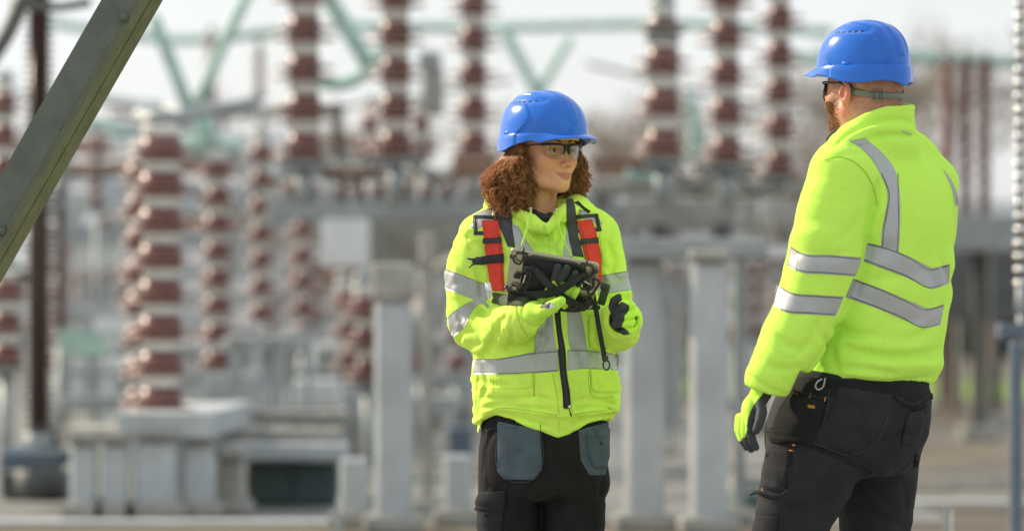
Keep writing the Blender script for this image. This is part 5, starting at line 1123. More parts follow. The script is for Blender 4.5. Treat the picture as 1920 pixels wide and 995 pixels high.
# ---- trousers
T_ = Field(W(885, 1400, -.18), W(1150, 765, .20), .0055)
T_.sections([(wz(p), wx(c), .01, a, b) for p, c, a, b in ((772, 1021, .168, .118), (810, 1021, .172, .125), (850, 1019, .174, .130), (900, 1018, .172, .130), (935, 1016, .160, .118))], p=2.4)
T_.chain(PW([(962, 850, .0), (957, 940, .0), (954, 1010, .0), (953, 1120, -.005), (955, 1230, .01), (957, 1345, .015)]), [.088, .087, .085, .074, .070, .068], .018, n=16)
T_.chain(PW([(1076, 850, .0), (1076, 940, .0), (1076, 1010, .0), (1077, 1120, -.005), (1078, 1230, .01), (1080, 1345, .015)]), [.086, .085, .083, .073, .070, .068], .018, n=16)
T_.op(lambda X, Y, Z: X * 0 + Y * 0 + f32(wz(1368)) - Z, T_.lo, (3, 3, wz(1300)), .006, 'i')
ft = lambda p_, w, d: T_.fold(p_, w, d * 1.6)
ft([(1020, 830), (1018, 870), (1014, 920)], .010, .006); ft([(1013, 930), (1013, 970), (1014, 1000)], .009, .012); ft([(905, 905), (935, 925), (960, 935)], .010, .004); ft([(900, 935), (930, 940), (945, 960)], .010, -.004)
ft([(1000, 900), (985, 930), (980, 970)], .012, .005); ft([(1060, 880), (1050, 930), (1052, 990)], .014, .005); ft([(1100, 900), (1112, 940), (1108, 990)], .012, .005); ft([(1130, 900), (1122, 940)], .010, .005)
ft([(935, 790), (915, 830), (908, 880)], .008, .004); ft([(1035, 840), (1060, 860)], .008, .004)
T_.noise(.004, 9., 1.3); T_.ridged(.012, 11., 2.4, st=(1, 1, 1.6)); T_.ridged(.006, 24., 1.4, band=.02)
V, Q = T_.mesh(); tr = obj('trousers', V, Q, M['trouser'], wo_)
strip(T_, [(934, 789, 1000, 803), (933, 797, 1013, 810), (932, 870, 1016, 862), (932, 882, 1016, 880), (946, 898, 1001, 899)], 'holster_pocket', M['pocket'], tr, th=.005, straight=True)
pk = strip(T_, [(1084, 806, 1141, 790), (1086, 830, 1141, 826), (1088, 862, 1141, 862), (1104, 890, 1134, 890)], 'holster_pocket', M['pocket'], tr, th=.004, straight=True)
strip(T_, [(1098, 808, 1139, 798), (1098, 830, 1140, 824), (1100, 852, 1140, 850), (1112, 877, 1132, 877)], 'tool_pouch', M['pocket'], pk, th=.012, straight=True)
strip(T_, [(1110, 803, 1129, 798), (1110, 810, 1129, 810), (1111, 824, 1128, 824)], 'pouch_tab', M['pocket'], pk, th=.016, straight=True)
strip(T_, [(1118, 825, 1124, 825), (1119, 830, 1124, 830), (1120, 835, 1123, 835)], 'pouch_clip', M['dark'], pk, th=.016)
cgp = strip(T_, [(897, 934, 946, 935), (895, 960, 944, 962), (895, 995, 942, 998), (898, 1030, 940, 1032)], 'cargo_pocket', M['trouser2'], tr, th=.008, straight=True)
strip(T_, [(904, 921, 949, 921), (896, 940, 948, 940), (893, 956, 946, 960)], 'cargo_flap', M['trouser2'], cgp, th=.014, straight=True); strip(T_, [(908, 960, 920, 960), (909, 968, 919, 968)], 'flap_tab', M['trouser2'], cgp, th=.013)
M['thread'] = mat('grey_thread', (.055, .06, .06), rough=.9)
for pts in ([(936, 800), (935, 880), (948, 896), (1000, 897), (1013, 880), (1013, 796)], [(948, 790), (966, 788), (968, 800), (949, 802)], [(910, 812), (915, 806), (931, 800)], [(912, 800), (910, 860), (906, 915)], [(1108, 860), (1115, 874), (1130, 874)]): seam(T_, pts, tr, M['thread'], r=.0009, off=.0055)
boot(wo_, W(955, 1393, .0), (-.1, -1)); boot(wo_, W(1082, 1393, .02), (.25, -1))
# ---- gloves
def hand(Fd, wrist, palm_c, kn, fingers, thumb, rp, M_, rf=.0098):
    Fd.chain(wrist, [.034, .035], .010); Fd.ell(palm_c, rp, .012, M_)
    for f_ in fingers: Fd.chain(np.array(f_), np.linspace(rf, rf * .84, len(f_)), .0035)
    Fd.chain(np.array(thumb), np.linspace(.022, .0130, len(thumb)), .010)
# tablet frame: its long side along tu, short side tv (up and towards the camera), back faces the camera
TL, TR, BL = W(958, 464, -.250), W(1124, 493, -.262), W(936, 549, -.172)
tu = TR - TL; tw = np.linalg.norm(tu); tu /= tw; tv = TL - BL; tv -= tu * (tv @ tu); th_ = np.linalg.norm(tv); tv /= th_; tn = np.cross(tu, tv); tn = -tn if tn[1] > 0 else tn
TC = TL + tu * tw / 2 - tv * th_ / 2
print('tablet', tw, th_, tn)
TR3 = np.stack([tu, tv, tn], 1)
def TP(a, b, c=0.0): return TC + tu * (a - .5) * tw + tv * (.5 - b) * th_ + tn * c       # a right, b down (0..1), c out of the back
def tpx(px, py, c):
    """point above the tablet's back plane seen at this pixel"""
    o = np.array([0, -D0, CH]); d = W(px, py, 0) - o; t = ((TC + tn * c - o) @ tn) / (d @ tn); return o + d * t
# right hand under the crossed straps: palm on the tablet's back, fingertips up
hlo, hhi = W(975, 625, -.36), W(1110, 475, -.12)
kn = [tpx(1040, 545, .022), tpx(1058, 548, .022), tpx(1075, 556, .02), tpx(1088, 566, .018)]
fing = [[tpx(1022, 562, .020), tpx(1035, 535, .026), tpx(1042, 519, .030), tpx(1046, 501, .024)],
        [tpx(1034, 560, .022), tpx(1048, 536, .028), tpx(1056, 520, .032), tpx(1063, 503, .026)],
        [tpx(1048, 566, .022), tpx(1062, 542, .026), tpx(1070, 528, .030), tpx(1078, 513, .024)],
        [tpx(1058, 572, .020), tpx(1072, 556, .022), tpx(1079, 545, .024), tpx(1086, 534, .018)]]
def bh(Fd):
    hand(Fd, PW([(978, 601, -.175), (1002, 588, -.215)]), (tpx(1030, 566, .014)), kn, fing, [W(1002, 590, -.225), W(1022, 582, -.262), W(1040, 572, -.285), W(1052, 564, -.292)], (.036, .036, .018), np.stack([tu, tv, tn], 1), .0130)
def palm1(V):
    D = V[:, 1] + D0; px = 960 + FPX * V[:, 0] / D; py = HZ - (V[:, 2] - CH) * FPX / D
    edge = 531 - 4 * np.cos((px - 1038) / 18 * 2 * np.pi) + (px - 1046) * .12
    tip = np.clip((edge - py) / 1.2 + .5, 0, 1); return tip
g1, GF1 = glove(wo_, 'glove', hlo, hhi, bh, palm1)
g1['label'] = 'lime knitted glove slid under the crossed tablet straps'
strip(GF1, [(1020, 566, 1012, 577), (1030, 566, 1024, 577), (1036, 569, 1030, 579)], 'glove_patch', M['navy'], g1, th=.0015); strip(GF1, [(1029, 565, 1036, 569), (1040, 570, 1030, 580)][:2] + [(1042, 571, 1034, 579)], 'glove_label', M['white'], g1, th=.001)
# left hand, loose fist seen from the finger side
k2 = lambda x, y, d: W(x, y, d)
fing2 = [[k2(1184, 573, -.215), k2(1180, 573, -.250), k2(1167, 577, -.262), k2(1158, 584, -.250)],
         [k2(1186, 588, -.215), k2(1183, 590, -.252), k2(1165, 594, -.266), k2(1155, 597, -.250)],
         [k2(1185, 603, -.212), k2(1182, 606, -.248), k2(1166, 607, -.262), k2(1153, 608, -.248)],
         [k2(1183, 616, -.208), k2(1181, 619, -.240), k2(1171, 621, -.252), k2(1169, 621, -.240)]]
def bh2(Fd):
    Fd.chain(PW([(1167, 600, -.15), (1168, 598, -.19)]), [.032, .030], .008); Fd.ell(W(1170, 590, -.205), (.024, .026, .036), .012)
    for f_, r in zip(fing2, (.0120, .0118, .0112, .0098)): Fd.chain(np.array(f_), [r * .95, r * 1.08, r, r * .88], .003)
    Fd.chain(PW([(1158, 592, -.205), (1150, 575, -.235), (1152, 564, -.256), (1160, 558, -.262)]), [.0145, .0135, .0120, .0108], .006)
def palm2(V):
    D = V[:, 1] + D0; px = 960 + FPX * V[:, 0] / D; py = HZ - (V[:, 2] - CH) * FPX / D
    ex = np.interp(py, [545, 560, 566, 572, 580, 587, 592, 600, 606, 612, 618, 624, 640], [1166, 1166, 1168, 1180, 1180, 1176, 1171, 1171, 1168, 1166, 1176, 1180, 1182])
    return np.clip((ex - px) / 1.2 + .5, 0, 1)
g2, GF2 = glove(wo_, 'glove', W(1130, 640, -.30), W(1205, 535, -.13), bh2, palm2)
g2['label'] = 'lime glove with dark grey palm closed in a loose fist'
# ---- hair
def curls(C, Mx, lobes, n, seed, rr=(.004, .0085), th=(.0007, .0012), turns=(4, 9), per=6, spread=.0026, m_=46):
    r_ = np.random.RandomState(seed); Vs = []; Qs = []; o = 0
    for i in range(n):
        c, R, wgt = lobes[r_.choice(len(lobes), p=[l_[2] for l_ in lobes])]
        a = r_.uniform(0, 2 * np.pi); rho = (.30 + .70 * r_.rand() ** .6) * (1.0 if r_.rand() > .07 else r_.uniform(1.05, 1.22))
        s0 = r_.uniform(-.02, .5) if r_.rand() < .6 else 0.0; s1 = min(1.06, s0 + r_.uniform(.3, .7)); s = np.linspace(s0, s1, m_)
        prof = np.interp(s, [0, .2, .45, .75, 1.0, 1.1], [.9, 1.0, 1.05, .98, .66, .45]) * (1 + .10 * math.sin(a * 3 + i))
        a2 = a + (s - s0) * r_.uniform(-.9, .9) + .25 * np.sin(5 * s + i)
        hr = r_.uniform(*rr) * np.clip((s - s0) / .12, 0, 1); w = r_.uniform(*turns) * 2 * np.pi * r_.choice([-1, 1]); ph = r_.uniform(0, 6.28); wob = r_.uniform(.4, 1.1)
        erand = r_.normal(0, .03)
        for j in range(per):
            dr = r_.normal(0, spread, 3); dp = r_.normal(0, .35); hf = 1 + r_.normal(0, .12)
            x = c[0] + R[0] * prof * rho * np.cos(a2) + dr[0]; y = c[1] + R[1] * prof * rho * np.sin(a2) + dr[1]; z = c[2] + R[2] * (1 - 2 * s) + dr[2]
            st = w * (s - s0) + ph + dp + wob * np.sin(7 * s + i)
            x = x + hr * hf * np.cos(st); y = y + hr * hf * np.sin(st); z = z + .8 * hr * np.sin(st + 1.3)
            e = np.sqrt((x / .104) ** 2 + (y / .131) ** 2); em = .915 + np.clip(-z - .004, 0, 1) * 9 + (dr[0] * 12 + erand) * np.clip((-z - .02) / .04, 0, 1); kk = np.minimum(1, em / np.maximum(e, .1)); x = x * kk; y = y * kk
            P = np.stack([x, y, np.minimum(z, .03)], -1); r = r_.uniform(*th); V, F_ = tube(P, np.interp(np.linspace(0, 1, m_), [0, .8, 1], [r, r, r * .3]), 3, caps=False)
            Vs.append(V); Qs.append(F_[0] + o); o += len(V)
    return C + np.concatenate(Vs) @ Mx.T, np.concatenate(Qs)
lob = [((.099, -.040, -.066), (.058, .066, .104), .46), ((-.090, .002, -.058), (.040, .050, .092), .24), ((.0, -.100, -.060), (.100, .040, .100), .14), ((.080, -.002, -.105), (.030, .036, .066), .16)]
lob = [(c, tuple(np.array(R) * .95), w) for c, R, w in lob]; V, Q = curls(WC, WM, lob, 760, 5)
hair = obj('hair', V, Q, M['hair'], wo_)
V, Q = curls(WC, WM, [(c, tuple(np.array(R) * 1.07), w) for c, R, w in lob], 620, 9, rr=(.006, .016), th=(.0005, .0008), turns=(2, 5), per=2, spread=.007); tag(obj('stray_curls', V, Q, M['hair'], hair))
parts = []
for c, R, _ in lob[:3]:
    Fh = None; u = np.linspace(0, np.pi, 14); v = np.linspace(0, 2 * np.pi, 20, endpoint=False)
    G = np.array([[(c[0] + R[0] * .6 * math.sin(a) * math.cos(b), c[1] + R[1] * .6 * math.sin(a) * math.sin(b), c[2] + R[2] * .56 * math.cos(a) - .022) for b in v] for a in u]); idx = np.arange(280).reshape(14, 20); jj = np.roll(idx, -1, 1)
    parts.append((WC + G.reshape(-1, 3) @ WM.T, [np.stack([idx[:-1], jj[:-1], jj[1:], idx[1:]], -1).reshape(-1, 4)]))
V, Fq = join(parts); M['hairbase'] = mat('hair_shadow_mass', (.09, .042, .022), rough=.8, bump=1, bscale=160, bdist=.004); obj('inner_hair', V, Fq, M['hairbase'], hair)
# ---- tablet (held, so a thing of its own)
tb = empty('tablet_computer', TC); tag(tb, 'tablet in black strap case held screen-inward by the curly-haired woman', 'tablet')
def rrect(w, h, r, n=6):
    out = []
    for cx, cy, a0 in ((w / 2 - r, h / 2 - r, 0), (-w / 2 + r, h / 2 - r, 90), (-w / 2 + r, -h / 2 + r, 180), (w / 2 - r, -h / 2 + r, 270)):
        for k in range(n + 1): a = math.radians(a0 + 90 * k / n); out.append((cx + r * math.cos(a), cy + r * math.sin(a)))
    return np.array(out)
def plate(w, h, r, zs, ins):
    """stacked rounded outlines, closed at both ends"""
    rings = []
    for z, i in zip(zs, ins): o = rrect(w - 2 * i, h - 2 * i, max(.0005, r - i)); rings.append(np.c_[o, np.full(len(o), z)])
    G = np.stack(rings); n = G.shape[1]; idx = np.arange(G.shape[0] * n).reshape(-1, n); j = np.roll(idx, -1, 1)
    V = np.concatenate([G.reshape(-1, 3), [[0, 0, zs[0]], [0, 0, zs[-1]]]]); a, b = len(V) - 2, len(V) - 1
    return V, [np.stack([idx[:-1], j[:-1], j[1:], idx[1:]], -1).reshape(-1, 4), np.stack([j[0], idx[0], np.full(n, a)], -1), np.stack([idx[-1], j[-1], np.full(n, b)], -1)]
def TO(name, parts, m, par=None):
    V, Fq = join(parts); return obj(name, TC + V @ TR3.T, Fq, m, par or tb)
TO('back_cover', [plate(tw, th_, .011, [-.0035, -.002, .0005, .003, .0045], [.0015, 0, 0, .0012, .0045])], M['tablet'])
TO('screen', [plate(tw - .006, th_ - .006, .009, [-.0042, -.0036], [.0005, 0])], M['screen'])
cs = TO('case_plate', [plate(tw * .66, th_ * .86, .028, [.0045, .009, .0105], [0, 0, .003])], M['web'])
def lp(a, b, c=0.): return np.array([(a - .5) * tw, (.5 - b) * th_, c])
rim = rrect(tw * .66, th_ * .86, .028); V, F_ = tube(np.c_[np.r_[rim, rim[:1]], np.full(len(rim) + 1, .0115)], .0028, 6, caps=False); TO('case_piping', [(V, F_)], M['dark'], cs)
for (a, b, sa, sb) in ((.055, .10, 1, 1), (.945, .10, -1, 1), (.055, .90, 1, -1), (.945, .90, -1, -1)):
    c = lp(a, b, .006); X = np.array([sa, 0, 0.]); Y = np.array([0, -sb, 0.]); Z = np.array([0, 0, 1.])
    c = c + 0; k_ = .68; X = X * k_; Y = Y * k_
    L1 = [c + X * .052 - Y * .012 + Z * .004, c + X * .030 + Z * .006 - Y * .014 , c + X * .006 - Y * .009 + Z * .006, c - X * .004 + Y * .006 + Z * .006, c + X * .004 + Y * .030 + Z * .006, c + X * .022 + Y * .036 + Z * .006, c + X * .034 + Y * .018 + Z * .006, c + X * .050 - Y * .002 + Z * .006]
    hook1 = [c + X * .030 - Y * .012 + Z * .005, c + X * .030 - Y * .022 + Z * .004, c + X * .030 - Y * .027 - Z * .006, c + X * .030 - Y * .020 - Z * .011]
    hook2 = [c - X * .002 + Y * .014 + Z * .005, c - X * .014 + Y * .014 + Z * .003, c - X * .019 + Y * .014 - Z * .006, c - X * .012 + Y * .014 - Z * .011]
    TO('corner_clip', [tube(L1, .0028, 8, n=40), tube(hook1, .0034, 8, n=12), tube(hook2, .0034, 8, n=12), tube([c + X * .034 - Y * .006 + Z * .006, c + X * .034 + Y * .016 + Z * .006], .0026, 8)], M['dark'])
def tstrap(name, pts, w, m=M['web'], th=.0022, par=None):
    P = crom(np.array([tpx(*p) for p in pts]), 20); T = np.gradient(P, axis=0); T /= np.linalg.norm(T, axis=1, keepdims=True); S = np.cross(T, tn); G = P[:, None] + S[:, None] * (np.linspace(-.5, .5, 5) * w)[None, :, None]
    V, Q = slab(G, np.tile(tn, (20, 5, 1)), th, 0.001); return obj(name, V, Q, m, par or tb)
tstrap('hand_strap', [(994, 497, .012), (1012, 515, .030), (1035, 540, .044), (1060, 560, .046), (1085, 572, .030), (1100, 580, .012)], .024)
tstrap('hand_strap', [(978, 548, .012), (1000, 552, .030), (1030, 550, .046), (1055, 540, .050), (1080, 524, .040), (1100, 512, .014)], .024)
tstrap('lower_strap', [(952, 556, .010), (970, 560, .014), (985, 560, .016), (1000, 556, .03)], .030)
tstrap('lower_strap', [(1030, 572, .030), (1055, 577, .030), (1085, 578, .020), (1112, 562, .010)], .022)
TO('strap_mount', [boxm(lp(.22, .33, .016), (.026, .024, .010), bev=.003)], M['dark']); TO('strap_mount', [boxm(lp(.86, .42, .016), (.026, .024, .010), bev=.003)], M['dark'])
def ttube(name, pts, r, m=M['dark'], n=24, **k): V, Fq = tube(np.array([tpx(*p) for p in pts]), r, 8, n=n, **k); return obj(name, V, Fq, m, tb)
ttube('snap_hook', [(990, 510, .026), (984, 524, .030), (979, 538, .030), (984, 541, .030), (990, 528, .032), (994, 512, .028), (990, 510, .026)], .0026, n=40)
ttube('hook_gate', [(985, 516, .034), (981, 530, .034)], .0016, M['steel'])
ttube('swivel_ring', [(1096 + 9 * math.cos(t), 534 + 8.5 * math.sin(t), .026) for t in np.linspace(0, 2 * np.pi, 14)], .0032, n=40, caps=False)
ttube('hook_gate', [(1096, 527, .030), (1106, 533, .030)], .0018, M['steel'])
ttube('snap_hook', [(1110, 520, .030), (1124, 528, .034), (1118, 540, .034), (1106, 552, .030), (1102, 548, .030), (1112, 536, .03), (1112, 524, .030)], .0040, n=40)
ttube('strap_adjuster', [(1066, 567, .036), (1078, 566, .036), (1080, 576, .036), (1068, 577, .036), (1066, 567, .036)], .0028, n=30)
TO('case_tab', [boxm(lp(.115, .53, .012), (.018, .014, .006), bev=.002)], M['web'])
for pts in ([(838, 513), (860, 517), (885, 527), (905, 536)], [(1046, 659), (1000, 663), (930, 675)], [(1046, 693), (1000, 697), (930, 700)], [(1066, 657), (1100, 658), (1150, 664)]): seam(J, pts, jac, M['thread'], r=.0005, off=.0018)
for pts in ([(925, 704), (926, 728), (930, 741)], [(1000, 700), (1001, 728), (1001, 742)], [(1104, 694), (1105, 728), (1112, 742), (1150, 744)], [(895, 700), (892, 742), (890, 780)], [(1060, 700), (1068, 740), (1074, 776)], [(905, 440), (930, 452), (948, 470)], [(1124, 440), (1128, 470), (1126, 505)], [(893, 728), (925, 728)]): seam(J, pts, jac)
# ================================================================== the man seen from behind
YM = 8000.0 / 726.0 - D0
SM = 726.0
def WMn(px, py, dy=0.0): return W(px, py, YM + dy)
def PM(L_): return np.array([WMn(*p) for p in L_])
mn = empty('person', (WMn(1650, 0, 0)[0], YM, 0))
tag(mn, 'broad man seen from behind in blue helmet, lime hi-vis fleece and charcoal work trousers', 'person')
HFm = hframe((-.72, .694)); HC = WMn(1618, 167, 0); HS = 1.07
F = Field(HC - (.19, .21, .33), HC + (.19, .21, .16), .0023)
build_head(F, HC, HFm, HS, True)
F.chain([HC + HFm @ np.array(q) for q in ((0, -.062, -.02), (0, -.055, -.09), (0, -.045, -.17))], [.045, .050, .054], .03)
F.chain([HC + HFm @ np.array(q) for q in ((-.045, .0, -.06), (-.045, -.01, -.13), (-.045, -.02, -.18))], [.03, .032, .032], .03)
V, Q = F.mesh(); bodym = obj('body', V, Q, M['skin_m'], mn, attrs=head_attrs(V, HC, HFm, HS, True)); HFd = F
eyes(mn, HC, HFm, HS)
hatm = helmet(mn, HC, HFm, s=.965, lift=.0555)
glm = glasses(mn, HC, HFm, HS, bold=True)
# beard
r_ = np.random.RandomState(3); inv = lambda P: ((P - HC) @ HFm) / HS
q = inv(V); sel = (q[:, 1] > .012) & (q[:, 2] < -.030 - .35 * np.clip(.05 - q[:, 1], 0, 1)) & (q[:, 2] > -.135) & ~((q[:, 1] > .088) & (np.abs(q[:, 0]) < .024) & (q[:, 2] > -.082) & (q[:, 2] < -.058))
sel &= (q[:, 1] > .034 + .45 * (q[:, 2] + .05))
sel &= ~((q[:, 2] > -.052) & (np.abs(q[:, 0]) < .035)) & ((q[:, 2] > -.11) | (q[:, 1] > .03))
I = np.nonzero(sel)[0]; I2 = np.nonzero((q[:, 1] > .012) & (q[:, 1] < .06) & (q[:, 2] < -.012) & (q[:, 2] > -.10) & (q[:, 2] < -.012 - .5 * (q[:, 1] - .012)) & (np.abs(q[:, 0]) > .03))[0]; I = np.concatenate([r_.choice(I, 4600), r_.choice(I2, 900)]); G_ = F.grad(V[I]); P0 = V[I] + r_.normal(0, .0009, (len(I), 3))
dn = np.array([0, 0, -1.0]) + HFm[:, 1] * .35; Vs = []; Qs = []; o = 0
for p_, g_ in zip(P0, G_):
    L_ = r_.uniform(.0045, .009) * (1 if p_[2] < HC[2] - .075 else .6); d = g_ * .55 + dn * .8 + r_.normal(0, .28, 3); d /= np.linalg.norm(d); e = d + np.array([0, 0, -.5]) + r_.normal(0, .25, 3); e /= np.linalg.norm(e)
    Vv, F_ = tube(np.array([p_ - g_ * .002, p_ + d * L_ * .5, p_ + d * L_ * .5 + e * L_ * .5]), [.0005, .00045, .00015], 3, caps=False); Vs.append(Vv); Qs.append(F_[0] + o); o += len(Vv)
obj('beard', np.concatenate(Vs), np.concatenate(Qs), M['beard'], mn)
# clipped hair round the back of the head
sel = (q[:, 1] < .045) & (q[:, 2] < .06) & (q[:, 2] > -.055 - .3 * np.clip(-q[:, 1] - .05, 0, 1)) & ~((np.abs(q[:, 0]) > .0745) & (q[:, 1] > -.035) & (q[:, 2] > -.05)) & ((q[:, 1] < -.03) | (q[:, 2] > -.0)) 
I = np.nonzero(sel)[0]; I = r_.choice(I, 6500); G_ = F.grad(V[I]); P0 = V[I] + r_.normal(0, .0008, (len(I), 3)); Vs = []; Qs = []; o = 0
for p_, g_ in zip(P0, G_):
    d = g_ * .6 + np.array([0, 0, -.9]) + r_.normal(0, .25, 3); d /= np.linalg.norm(d); L_ = r_.uniform(.0018, .0034)
    Vv, F_ = tube(np.array([p_, p_ + d * L_]), [.0003, .00012], 3, caps=False); Vs.append(Vv); Qs.append(F_[0] + o); o += len(Vv)
M['stubble'] = mat('cropped_hair', (.22, .13, .08), rough=.7)
obj('cropped_hair', np.concatenate(Vs), np.concatenate(Qs), M['stubble'], mn)
# nape strap of the helmet
def hstrip(name, pts, w, m, par, th=.002, off=.0015):
    """band laid on the head: pts are guesses in head space, pulled to the skin"""
    P = crom(np.array(pts, float), 30); T = np.gradient(P, axis=0); T /= np.linalg.norm(T, axis=1, keepdims=True); c = HC + (P * HS) @ HFm.T; Tw = T @ HFm.T
    g = F.grad(c); S = np.cross(Tw, g); S /= np.linalg.norm(S, axis=1, keepdims=True); G = c[:, None] + S[:, None] * (np.linspace(-.5, .5, 5) * w)[None, :, None]; sh = G.shape; G = G.reshape(-1, 3)
    for _ in range(6): G = G - F.grad(G) * np.clip(F.at(G), -.01, .01)[:, None] * .8
    N = F.grad(G).reshape(sh); G = G.reshape(sh) + N * off; V_, Q_ = slab(G, N, th, 0); return obj(name, V_, Q_, m, par)
sp = [(-.082, .012, .016), (-.078, -.010, .004), (-.074, -.035, -.012), (-.064, -.062, -.018), (-.045, -.085, -.020), (-.02, -.100, -.020), (.0, -.104, -.020), (.03, -.098, -.020), (.065, -.07, -.018), (.078, -.03, -.005)]
nape = hstrip('nape_strap', sp, .015, M['greyplastic'], hatm, th=.0035, off=.0035)
hstrip('strap_arm', [(-.082, .014, .022), (-.079, -.006, .008), (-.0755, -.028, -.008), (-.070, -.048, -.014)], .012, M['greyplastic'], hatm, th=.004, off=.004)
g_ = F.grad(np.array([HC + HFm @ (np.array((-.046, -.084, -.020)) * HS)]))[0]; bc = HC + HFm @ (np.array((-.046, -.084, -.020)) * HS)
for _ in range(6): bc = bc - F.grad(bc[None])[0] * float(F.at(bc[None])[0])
Rf = frame3(np.cross((0, 0, 1), g_), (0, 0, 1)); bcc = bc + g_ * .009; u_, n_, v_ = Rf[:, 0], Rf[:, 1], Rf[:, 2]
pts = [bcc + u_ * a * .0155 + v_ * b * .0115 for a, b in ((-1, -.8), (-.8, -1), (.8, -1), (1, -.8), (1, .8), (.8, 1), (-.8, 1), (-1, .8), (-1, -.8))]
parts = [tube(np.array(pts[i:i + 2]), .0021, 8) for i in range(8)] + [tube(np.array([bcc - v_ * .009 - u_ * .002, bcc + v_ * .009 - u_ * .002]), .003, 8), tube(np.array([bcc - v_ * .007 + u_ * .006, bcc + v_ * .007 + u_ * .006]), .0015, 8)]
V_, F_ = join(parts); obj('strap_buckle', V_, F_, M['greyplastic'], nape)
rc = WMn(1690, 173, .055); V_, F_ = tube(np.array([rc + np.array([.0065 * math.cos(t), 0, .0065 * math.sin(t)]) for t in np.linspace(0, 2 * np.pi, 18)]), .0022, 8, caps=False); obj('rear_ring', V_, F_, M['greyplastic'], nape)
# ---- fleece
J = Field(WMn(1355, 790, -.34), WMn(1830, 170, .34), .0046)
th = math.radians(35); rot = math.atan2(math.cos(math.radians(180 + 35 + 0)) * 0 + math.sin(math.radians(55)), math.cos(math.radians(55)))   # lateral axis heads (0.57, 0.82)
def mz(py): return CH + (HZ - py) / SM
def mx_(px, dy=0): return (px - 960) / SM * (YM + dy + D0) / (YM + D0)
J.sections([(mz(p), mx_(c), YM + d, a, b) for p, c, d, a, b in ((262, 1640, 0, .085, .070), (285, 1646, 0, .120, .088), (310, 1655, 0, .158, .105), (345, 1662, 0, .190, .122), (400, 1666, 0, .208, .137), (470, 1662, 0, .212, .146), (540, 1657, 0, .210, .148), (610, 1650, 0, .208, .150), (655, 1643, 0, .208, .152), (688, 1636, 0, .212, .158), (704, 1630, 0, .208, .152), (722, 1628, 0, .196, .144))], rot=rot, p=2.35)
J.chain(PM([(1628, 262, -.05), (1600, 292, -.11), (1578, 330, -.165)]), [.055, .070, .080], .05, n=8)
J.chain(PM([(1672, 262, .05), (1712, 300, .11), (1740, 345, .16)]), [.055, .068, .074], .05, n=8)
ALp = PM([(1578, 328, -.165), (1562, 400, -.178), (1549, 480, -.185), (1515, 580, -.195), (1476, 656, -.205), (1446, 706, -.212)]); J.chain(ALp, [.082, .092, .095, .088, .080, .066], .016, n=22)
J.chain(PM([(1444, 712, -.212), (1438, 722, -.214)]), [.060, .056], .006)
J.chain(PM([(1742, 345, .16), (1733, 430, .19), (1708, 520, .22), (1670, 600, .20), (1600, 640, .16)]), [.076, .082, .078, .066, .06], .016, n=16)
# stand-up collar, open towards the front
def coll(X, Y, Z):
    z = (Z - f32(mz(290))) / f32(mz(205) - mz(290)); t = np.clip(z, 0, 1.2)
    cx = f32(mx_(1640)); x = X - cx; y = Y - f32(YM - .016)
    u = x * f32(math.cos(rot)) + y * f32(math.sin(rot)); v = -x * f32(math.sin(rot)) + y * f32(math.cos(rot))
    ra = .114 - .014 * t + .006 * np.sin(t * 5); rb = .108 - .008 * t + .005 * np.sin(t * 5 + 1)
    qv = (np.abs(u / ra) ** 2.2 + np.abs(v / rb) ** 2.2) ** (1 / 2.2); d = (qv - 1) * .1
    D = Y + f32(D0); px = 960 + FPX * X / D; py = HZ - (Z - CH) * FPX / D
    top = np.interp(px.ravel(), [1530, 1556, 1580, 1620, 1660, 1700, 1730], [274, 262, 240, 216, 201, 197, 200]).reshape(px.shape)
    d = smax(d, (top - py) / SM, .006); return smax(d, (py - 330) / SM, .01)
J.op(coll, WMn(1510, 345, -.2), WMn(1770, 180, .22), .012)
def collin(X, Y, Z):
    x = X - f32(mx_(1638)); y = Y - f32(YM - .018); u = x * f32(math.cos(rot)) + y * f32(math.sin(rot)); v = -x * f32(math.sin(rot)) + y * f32(math.cos(rot))
    d = ((np.abs(u / .078) ** 2.2 + np.abs(v / .084) ** 2.2) ** (1 / 2.2) - 1) * .075; return smax(d, f32(mz(262)) - Z, .01)
J.op(collin, WMn(1520, 300, -.2), WMn(1760, 160, .22), .006, 's')
J.chain(PM([(1532, 285, .10), (1545, 250, .115), (1555, 215, .12)]), [.03, .03, .03], .01, kind='s')
fo = lambda p_, w, d: J.fold(p_, w * .9, d * 2.1)
fo([(1570, 272), (1590, 252), (1640, 231), (1690, 226), (1708, 230)], .007, .0075); fo([(1585, 264), (1640, 243), (1700, 240)], .010, -.006); fo([(1598, 274), (1640, 258), (1712, 253)], .007, .0085)
fo([(1560, 300), (1590, 288), (1640, 290)], .01, .003); fo([(1645, 345), (1632, 400), (1628, 450), (1632, 480)], .012, .010); fo([(1660, 380), (1640, 420), (1630, 460)], .014, -.005)
fo([(1628, 450), (1614, 510), (1590, 570), (1560, 630), (1520, 690)], .012, .012); fo([(1650, 400), (1648, 440), (1620, 480)], .010, .005)
fo([(1612, 400), (1600, 430), (1570, 452)], .014, .003); fo([(1590, 470), (1560, 480), (1530, 478)], .014, .002)
fo([(1460, 630), (1480, 650), (1510, 650)], .012, .005); fo([(1420, 670), (1450, 690), (1500, 690)], .010, .004); fo([(1540, 600), (1520, 640), (1490, 670)], .010, .004)
fo([(1590, 655), (1650, 668), (1720, 668), (1765, 655)], .012, .009); fo([(1600, 638), (1660, 650), (1720, 650)], .014, -.004); fo([(1540, 690), (1600, 690), (1680, 700)], .012, .004); fo([(1560, 610), (1600, 625), (1650, 630)], .014, .004)
fo([(1765, 668), (1750, 672), (1730, 670)], .010, .009); fo([(1700, 640), (1740, 620), (1765, 600)], .014, .005); fo([(1620, 640), (1570, 620), (1555, 640)], .012, .004); fo([(1760, 480), (1778, 520), (1775, 560)], .010, .004)
